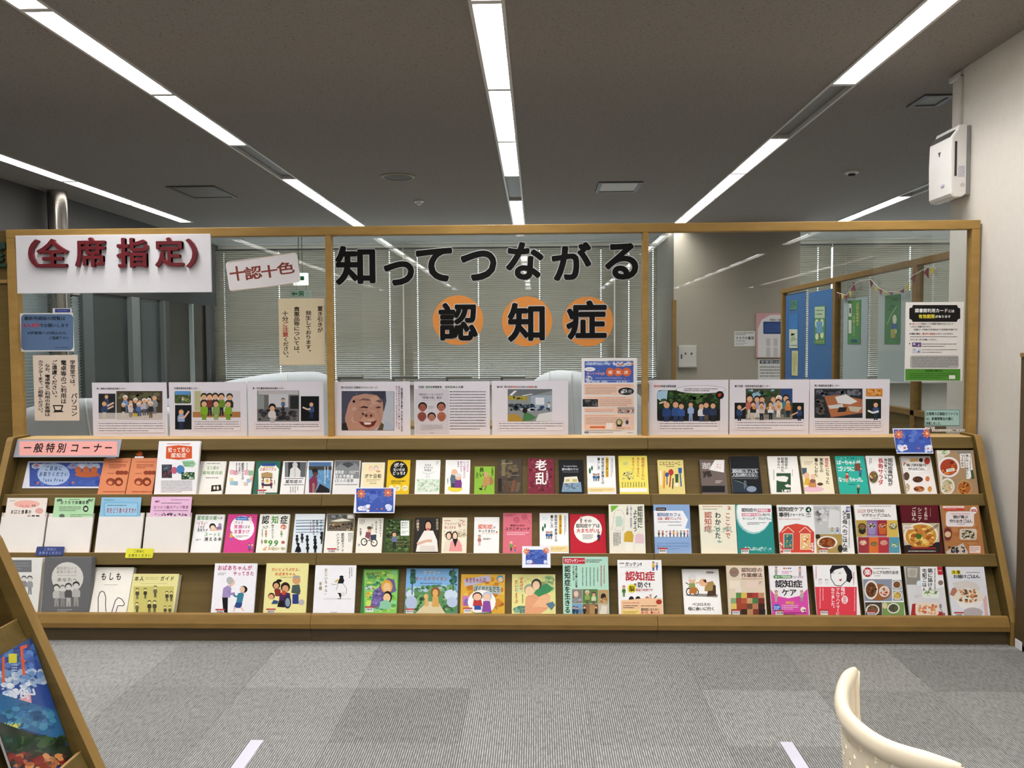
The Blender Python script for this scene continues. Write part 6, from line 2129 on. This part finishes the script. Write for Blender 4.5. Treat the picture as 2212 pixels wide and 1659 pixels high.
slope_sign('c1', 1080, 1006, 1300, 1088, .0005, .003, 'd8d222', 'small yellow tag on the lip below the white pockets', 'h 1138 1016 1235 1042 4a4a20 0 ご自由に\nh 1092 1052 1288 1080 4a4a20 0 お持ちください', 'lip_tag', 'tag', 'take-one tags', .006)
# paper flowers behind the orange leaflets
for x0, lab in ((905, 'orange paper flower on a tab above the first orange leaflets'), (1145, 'orange paper flower on a tab above the second orange leaflets')):
    O = Q(0, 0, -.034); a = onp(x0/3.95+.6, 930+240/3.95, O, NN); k = onp((x0+90)/3.95, 930+175/3.95, O, NN); w_, h_ = k.x-a.x, (k-a).dot(SL)
    t = thing('paper_flower', lab, 'paper flower', Matrix.Translation(a), 'paper flowers')
    f = MB()
    for i in range(5):
        an = math.radians(30+30*i); c = Vector((w_/2, 0, 0))+SL*(h_*.3); d = Vector((math.cos(an)*w_*.5, 0, 0))+SL*(math.sin(an)*h_*.75); q = Vector((-math.sin(an)*w_*.09, 0, 0))+SL*(math.cos(an)*h_*.09)
        f.add([c-q*.4, c+d*.6-q, c+d+NN*.006, c+d*.6+q, c+q*.4], [(0, 1, 2, 3, 4)])
    f.build('petals', mat('orange_paper', 'dd6428', .6, .1, 30), t, solid=.0004)
    MB().add([Vector((0, 0, 0)), Vector((w_, 0, 0)), Vector((w_, 0, 0))+SL*h_*.3, SL*h_*.3], [(0, 1, 2, 3)]).build('tab', PAPER, t, solid=.0006)
# ================================================================ the study room behind the glass
def bsheet(crop, x0, y0, x1, y1, y, bg, label, text, name='wall_notice', cat='notice', th=.002): return sheet(crop, x0, y0, x1, y1, bg, label, text, name, cat, th, y=y)
YP = 11.0
bsheet('g4', 783, 815, 938, 925, YP, 'd8d6d2', 'small white mask notice on the beige pillar', '''
l 790 820 925 845 2 4a4a4a
h 790 852 930 878 1f1d1d 1 マスクの着用
l 790 882 865 892 1 4a4a4a
l 790 900 880 918 2 8a8a8a''')
bsheet('g4', 948, 680, 1250, 1010, YP, 'cc9498', 'pink framed seating plan board on the beige pillar', '''
p d8d2d2 958,1008 958,800 985,730 1050,692 1250,692 1250,1008
h 1045 722 1140 738 2a2626 1 学習室のご案内
q 998 742 1250 835 2c4478 8
l 1010 755 1240 822 5 4a62a0
n 1018 865 1250 1000 2 2 b0aaa8
r 1020 868 1050 925 bdb6b4
r 1075 868 1105 925 bdb6b4
r 1020 935 1050 1005 bdb6b4
r 1075 935 1105 1005 bdb6b4
r 1128 868 1158 925 bdb6b4
r 1128 935 1158 1005 bdb6b4''', 'plan_board', 'board', .02)
bsheet('g4', 960, 1024, 1240, 1300, YP, 'd2d0cc', 'white notice with dark heading below the pink board', '''
r 972 1030 1240 1056 2a2c34
h 978 1032 1235 1054 b8bcc4 0 学習室は座席指定
l 972 1070 1235 1160 4 5a5858''')
t = thing('control_panel', 'grey metal control panel box on the beige pillar', 'control panel', Vector((ony(1484, 770, YP).x, YP, ony(1484, 770, YP).z)))
cw, chh = (ony(1504, 770, YP).x-ony(1464, 770, YP).x)/2, (ony(1484, 747, YP).z-ony(1484, 795, YP).z)/2
MB().box(-cw, -.05, -chh, cw, 0, chh).build('case', mat('panel_grey', 'b4b0a8', .5, .03, 10), t, .004)
MB().box(-cw+.012, -.055, -chh+.012, cw-.012, -.05, chh-.012).build('door', mat('panel_door', 'bdb9b1', .5, .03, 10), t, .002)
for dx in (-.03, .05): MB().lathe([(.012, 0), (.012, .01)], (0, 0, 0), 14).build('knob', DARKM, t).matrix_local = Matrix.Translation((dx, -.055, .04)) @ Matrix.Rotation(math.pi/2, 4, 'X')
MB().box(-cw+.03, -.058, -.03, -cw+.05, -.055, .03).build('latch', DARKM, t)
# hanging exit sign
YE = 11.2
px = ony(652, 600, YE); t = thing('exit_sign', 'hanging emergency exit sign with green arrow plate behind the left pane', 'sign', Vector((px.x, YE, CZ)))
def zz(v): return ony(650, v, YE).z-CZ
for u in (645, 652.5): MB().tube([(ony(u, 560, YE).x-px.x, .0, 0), (ony(u, 560, YE).x-px.x, .0, zz(590))], .006, 8).build('rod', GREYM, t)
MB().box(ony(634, 600, YE).x-px.x, -.03, zz(616), ony(665, 600, YE).x-px.x, .03, zz(590)).build('lamp_box', mat('exit_glow', 'dfeee0', .4, emit=1.6), t, .004)
MB().box(-.02, -.032, zz(606), .04, -.03, zz(597)).build('exit_mark', mat('exit_green', '1f7a48', .5), t)
for u in (640, 662): MB().tube([(ony(u, 620, YE).x-px.x, 0, zz(616)), (ony(u, 620, YE).x-px.x, 0, zz(626))], .005, 8).build('link', GREYM, t)
MB().box(ony(627.5, 630, YE).x-px.x, -.01, zz(643), ony(672, 630, YE).x-px.x, .01, zz(626)).build('arrow_plate', mat('exit_plate', 'b9cbbd', .4), t, .003)
a0, b0 = ony(630, 630, YE).x-px.x, ony(643, 630, YE).x-px.x; zm = zz(634.5)
MB().add([(a0, -.011, zm), (a0+.04, -.011, zm-.03), (a0+.04, -.011, zm-.01), (b0, -.011, zm-.01), (b0, -.011, zm+.01), (a0+.04, -.011, zm+.01), (a0+.04, -.011, zm+.03)], [(0, 1, 2, 3, 4, 5, 6)]).build('arrow', mat('exit_green', '1f7a48', .5), t)
c0, d0 = ony(646, 630, YE).x-px.x, ony(656, 630, YE).x-px.x
MB().box(c0, -.012, zz(640), c0+.012, -.01, zz(629)).box(d0-.012, -.012, zz(640), d0, -.01, zz(629)).box(c0, -.012, zz(629)-.012, d0, -.01, zz(629)).box((c0+d0)/2-.012, -.012, zz(638), (c0+d0)/2+.012, -.01, zz(632)).build('door_mark', mat('exit_green', '1f7a48', .5), t)

# white ribbed curved screens
SHM = mat('white_translucent_sheet', 'd9dde3', .5, .05, 4)
def shell(uc, vt, uL, uR, y, label, lean, ribs, bs=.62):
    c = ony(uc, vt, y); xl, xr = ony(uL, 900, y).x, ony(uR, 900, y).x; zt_ = c.z
    t = thing('curved_screen', label, 'screen', Vector((c.x, y, 0)), 'white curved screens behind the glass')
    def S(a, b):       # a across, b up
        th = math.pi*(a-.5); x = (xl+(xr-xl)*a)-c.x; pk = (c.x-xl)/(xr-xl)
        q = a/pk if a < pk else (1-a)/(1-pk); top = bs*zt_+(1-bs)*zt_*math.sin(q*math.pi/2)**lean
        return Vector((x, -.22*math.sin(math.pi*a)*(.4+.6*b), top*b))
    MB().grid(S, 30, 14).build('shell', SHM, t, smooth=True, solid=.012)
    for k in range(ribs):
        f0 = .12+.76*k/max(1, ribs-1)
        MB().tube([S(min(1, max(0, f0+.18*(1-(j/14))**2-.02)), j/14)+Vector((0, -.012, 0)) for j in range(15)], .006, 6).build('rib', WHITE, t, smooth=True)
    for x in (xl-c.x+.05, xr-c.x-.05): MB().box(x-.03, -.12, -.003, x+.03, .12, .03).build('foot', GREYM, t, .004)
shell(230, 856, 0, 470, 5.6, 'low white curved screen at the far left behind the glass', .9, 3, .86)
shell(682, 801, 360, 775, 6.2, 'white curved ribbed screen behind the first post', 1.0, 5, .84)
shell(1205, 798, 1110, 1410, 5.6, 'white domed ribbed screen behind the coloured flyer', .75, 6, .8)
# desk with bar lamps
t = thing('study_desk', 'long study desk behind the posters', 'desk', Vector((-.6, 8.2, -.003)))
MB().box(-1.6, -.3, .70, 1.6, .3, .73).build('desk_top', WOODE, t, .003)
for x in (-1.5, 1.5):
    for y in (-.25, .25): MB().box(x-.02, y-.02, 0, x+.02, y+.02, .70).build('leg', GREYM, t)
LAMPC = mat('lamp_grey', '6f6e68', .4, .05, 10)
for u0, u1, v, lab in ((733, 785, 815, 'first'), (850, 903, 815, 'second'), (966, 1019, 816, 'third'), (1084, 1135, 815, 'fourth')):
    a, b = ony(u0, v, 8.2), ony(u1, v, 8.2); t = thing('desk_lamp', lab+' grey bar desk lamp from the left, above the posters', 'lamp', Vector((a.x, 8.2, .727)), 'bar desk lamps')
    z = a.z-.727
    MB().lathe([(.06, 0), (.06, .012), (.05, .016)], (0, 0, 0), 18).build('base', LAMPC, t)
    MB().box(-.012, -.012, .012, .012, .012, z).build('stand', LAMPC, t, .003)
    MB().box(-.012, -.03, z-.012, b.x-a.x, .03, z+.014).build('lamp_head', LAMPC, t, .008)

# ---------------------------------------------------------------- glazed partition running back on the right
XP = 2.5
def py(u): return onx(u, 640, XP).y
t = thing('glazed_partition', 'wood framed glazed partition running back behind the right pane', 'partition', Vector((XP, 6.5, -.003)))
ya, yb = 5.02, py(1690); ztop = 2.05
def pb(nm, y0, y1, z0, z1, mt=FRAME, x0=-.025, x1=.025, bv=.003): return MB().box(x0, y0-6.5, z0, x1, y1-6.5, z1).build(nm, mt, t, bv)
pb('top_rail', ya, yb, ztop-.045, ztop)
for u in (1694, 1807.5, 1982): y = py(u); pb('post', y-.03, y+.03, 0, ztop-.045)
pb('post', 4.96, 5.02, 0, 2.165)
pb('middle_rail', ya, yb, 1.02, 1.06)
pb('lower_panel', ya, yb, .0, 1.02, WOOD, -.015, .015)
pb('glass_pane', ya, yb, 1.06, ztop-.045, GLASS, -.003, .003, 0)
def psheet(crop, x0, y0, x1, y1, bg, label, text, name, cat, off, th=.002, zmin=1.07):
    ox, oy, sc = CROPS[crop]; xf = XP-.0035-off-th
    a, b = onx(ox+x0/sc, oy+y0/sc, xf), onx(ox+x1/sc, oy+y1/sc, xf); w_ = a.y-b.y; zt_ = a.z; zb_ = max(b.z, zmin); O = Vector((xf, a.y, zb_)); ex = Vector((0, -1, 0)); M = Matrix((ex, EZ, Vector((-1, 0, 0)))).transposed().to_4x4(); M.translation = O
    o = MB().box(0, 0, -th, w_, zt_-zb_, 0).build(name, mat('sheet_'+bg, bg, .55, .02, 10), None); o.matrix_world = M; tag(o, label, cat, 'posters on the glazed partition')
    if text: Print(O, ex, EZ, crop, text, o, M.inverted(), name='printed_matter', clip=(0, 0, w_, zt_-zb_), lift=.0005)
psheet('g5', 158, 545, 298, 1200, '2f6098', 'narrow blue backing sheet at the far end of the glazed partition', '', 'backing_sheet', 'poster', 0)
psheet('g5', 328, 528, 505, 1200, '34689f', 'wide blue backing sheet beside the narrow one', '', 'backing_sheet', 'poster', 0)
psheet('g5', 590, 580, 762, 1200, 'a9b7b8', 'pale backing sheet behind the text poster', '', 'backing_sheet', 'poster', 0)
psheet('g5', 850, 545, 1075, 1200, 'b0bdbd', 'wide pale backing sheet behind the dark green poster', '', 'backing_sheet', 'poster', 0)
psheet('g5', 190, 588, 242, 650, '4a8068', 'small green card at the top of the narrow blue sheet', 'l 196 595 236 640 3 1f4a38', 'green_card', 'poster', .003)
psheet('g5', 183, 690, 245, 940, '2a70b0', 'tall blue and cream poster on the narrow blue sheet', 'r 183 800 245 940 c4cdb4\nn 185 805 243 900 14 16 9aa890,b4bea4\nl 190 910 240 930 1 4a5a6a', 'cream_poster', 'poster', .003)
psheet('g5', 203, 960, 245, 1148, 'cfc890', 'narrow yellow poster low on the blue sheet', 'L 208 975 240 1120 3 9a945c', 'yellow_poster', 'poster', .003)
psheet('g5', 372, 632, 448, 912, '4f8a58', 'poster with green picture under a pale heading on the wide blue sheet', '''
r 374 632 448 715 b4c4a4
l 380 645 440 700 2 3a5a44
o 376 725 402 790 dcdcb0
o 415 722 440 785 dcdcb0
o 378 830 402 878 dcdcb0
o 415 815 440 868 dcdcb0
p 6a9ac0 385,742 430,740 432,828 388,830
l 382 882 445 900 1 b8a848''', 'picture_poster', 'poster', .003)
psheet('g5', 622, 590, 712, 908, '4c8c50', 'green poster with white photo boxes and vertical gold text', '''
r 626 608 648 705 d8dcd4
r 632 640 644 680 3a4048
r 626 730 648 830 d8dcd4
v 682 600 704 775 d0c46a 0 点訳広報誌等を
v 655 680 676 850 b8cc8a 0 ご利用ください
r 645 875 690 898 2f5a78''', 'text_poster', 'poster', .003)
psheet('g5', 898, 550, 1008, 910, '2f7a48', 'dark green poster with a pale figure in blue on a box', '''
n 905 560 1000 690 20 14 3a8a54,2a6a40
s b8d08a 4 915,765 940,700 985,625
o 955 690 985 760 d8dcc0
p 3a6aa8 950,760 990,755 992,800 952,805
r 958 800 985 830 d8dcc0
p a8a85a 940,800 978,795 975,862 942,868
l 925 882 985 898 1 6a9a58''', 'figure_poster', 'poster', .003)
# bunting
BN = [((640, 505), (665, 442), (678, 512), 0), ((785, 420), (812, 448), (790, 492), 0), ((815, 480), (845, 490), (828, 520), 1), ((850, 490), (882, 498), (868, 548), 0), ((888, 520), (925, 520), (908, 545), 1), ((930, 522), (965, 524), (945, 545), 0), ((970, 512), (1008, 518), (988, 540), 1), ((1008, 520), (1040, 485), (1040, 530), 0), ((1045, 490), (1080, 430), (1080, 515), 1), ((1090, 420), (1118, 370), (1118, 455), 0), ((1188, 378), (1225, 330), (1225, 420), 0), ((1230, 335), (1275, 345), (1240, 405), 1), ((550, 525), (565, 532), (556, 580), 0), ((570, 535), (595, 545), (578, 582), 1), ((595, 545), (625, 545), (610, 585), 0), ((628, 520), (650, 515), (640, 568), 1)]
t = thing('bunting', 'string of maroon and yellow pennants along the glazed partition', 'bunting', Vector((XP-.03, 6.5, 1.8)))
M0 = Vector((XP-.03, 6.5, 1.8)); cm = [mat('maroon_cloth', '7e3242', .8, .1, 20), mat('yellow_cloth', 'c4b24e', .8, .1, 20)]
for A, B_, C_, k in BN: MB().add([onx(1652+q[0]/3.457, 480+q[1]/3.457, XP-.03)-M0 for q in (A, B_, C_)], [(0, 1, 2)]).build('pennant', cm[k], t, solid=.0008)
MB().tube([onx(1652+x/3.457, 480+y/3.457, XP-.03)-M0 for x, y in ((540, 525), (610, 545), (660, 470), (700, 440), (790, 425), (850, 490), (910, 520), (1000, 520), (1050, 485), (1100, 400), (1220, 335), (1280, 345))], .0025, 6).build('cord', WHITE, t)

# ================================================================ foreground magazine in the left shelf
def magazine():
    Ml = MF; R3_ = Ml.to_3x3(); ex = R3_ @ EX; O0 = Ml @ Q(XC-.05, .262, -.034); ey = (Ml @ Q(XC-.05, .64, .012)-O0).normalized(); n = ex.cross(ey)
    a = onp(68, 1378, O0, n)           # top right corner of the magazine
    h_ = (a-O0).dot(ey); w_ = .215; O = O0+ex*((a-O0).dot(ex)-w_)
    M = Matrix((ex, ey, n)).transposed().to_4x4(); M.translation = O
    t = thing('magazine', 'glossy travel magazine with a blue sky cover in the foreground shelf', 'magazine', M)
    MB().box(0, 0, -.008, w_, h_, -.0075).box(0, 0, -.0005, w_, h_, 0).build('cover', mat('cover_blue', '2f4a86', .25, .05, 10), t)
    MB().box(.001, .002, -.0075, w_-.002, h_-.002, -.0005).build('page_block', PAGES, t)
    MB().box(-.002, -.0, .0028, w_+.004, h_+.012, .0034).build('plastic_sleeve', glass_material('clear_film', (.97, .97, .97), 1.3, .05), t)
    P = Print(O, ex, ey, 'm', '''
r -200 700 520 1160 2f4f98
n -160 760 400 1000 80 40 3a62b0,4a78c4,27408a,5a8ad0
n -160 950 380 1100 70 34 9ab4d4,c8d4e4,6a94c8
r 15 880 32 1090 e85a34
p e85a34 140,805 188,790 190,812 160,822 178,1000 160,1010
p e85a34 160,905 182,898 183,912 162,918
r 60 855 118 920 d8d040
l 80 925 120 1035 6 c8d4e8
n 0 1050 240 1180 40 26 e8ecf4,c4d4ea,9ab8dc
h 0 1130 55 1215 dfe6f0 0 R
h 60 1085 235 1190 dfe6f0 0 AMON
p e8a4ac 112,1190 212,1120 222,1210 128,1272
h 135 1195 205 1235 3a2228 2 ローマ
r -200 1160 520 1440 2f6a9a
n -160 1220 420 1400 80 40 3a78a8,2a5a88,4a90b4
h -60 1330 140 1400 d8d860 1 OBJECTIF
h -60 1395 160 1460 e4e8ec 1 FARNIENTE
l -40 1470 180 1500 1 c8d0d8
r -200 1440 560 1720 2f3a2a
n -160 1420 480 1560 90 44 24402a,3a5a34,1f3022
n -100 1540 500 1680 90 36 b86a3a,8a2c24,d8935a,5a2a20,2a2a24''', t, M.inverted(), clip=(0, 0, w_, h_))
magazine()

# ================================================================ build all printed artwork
KEYS = sorted({k for p in PRINTS for k in p.chars() if k[0] not in ' _'})
GLY = make_glyphs(KEYS)
for p in PRINTS: p.make(GLY)
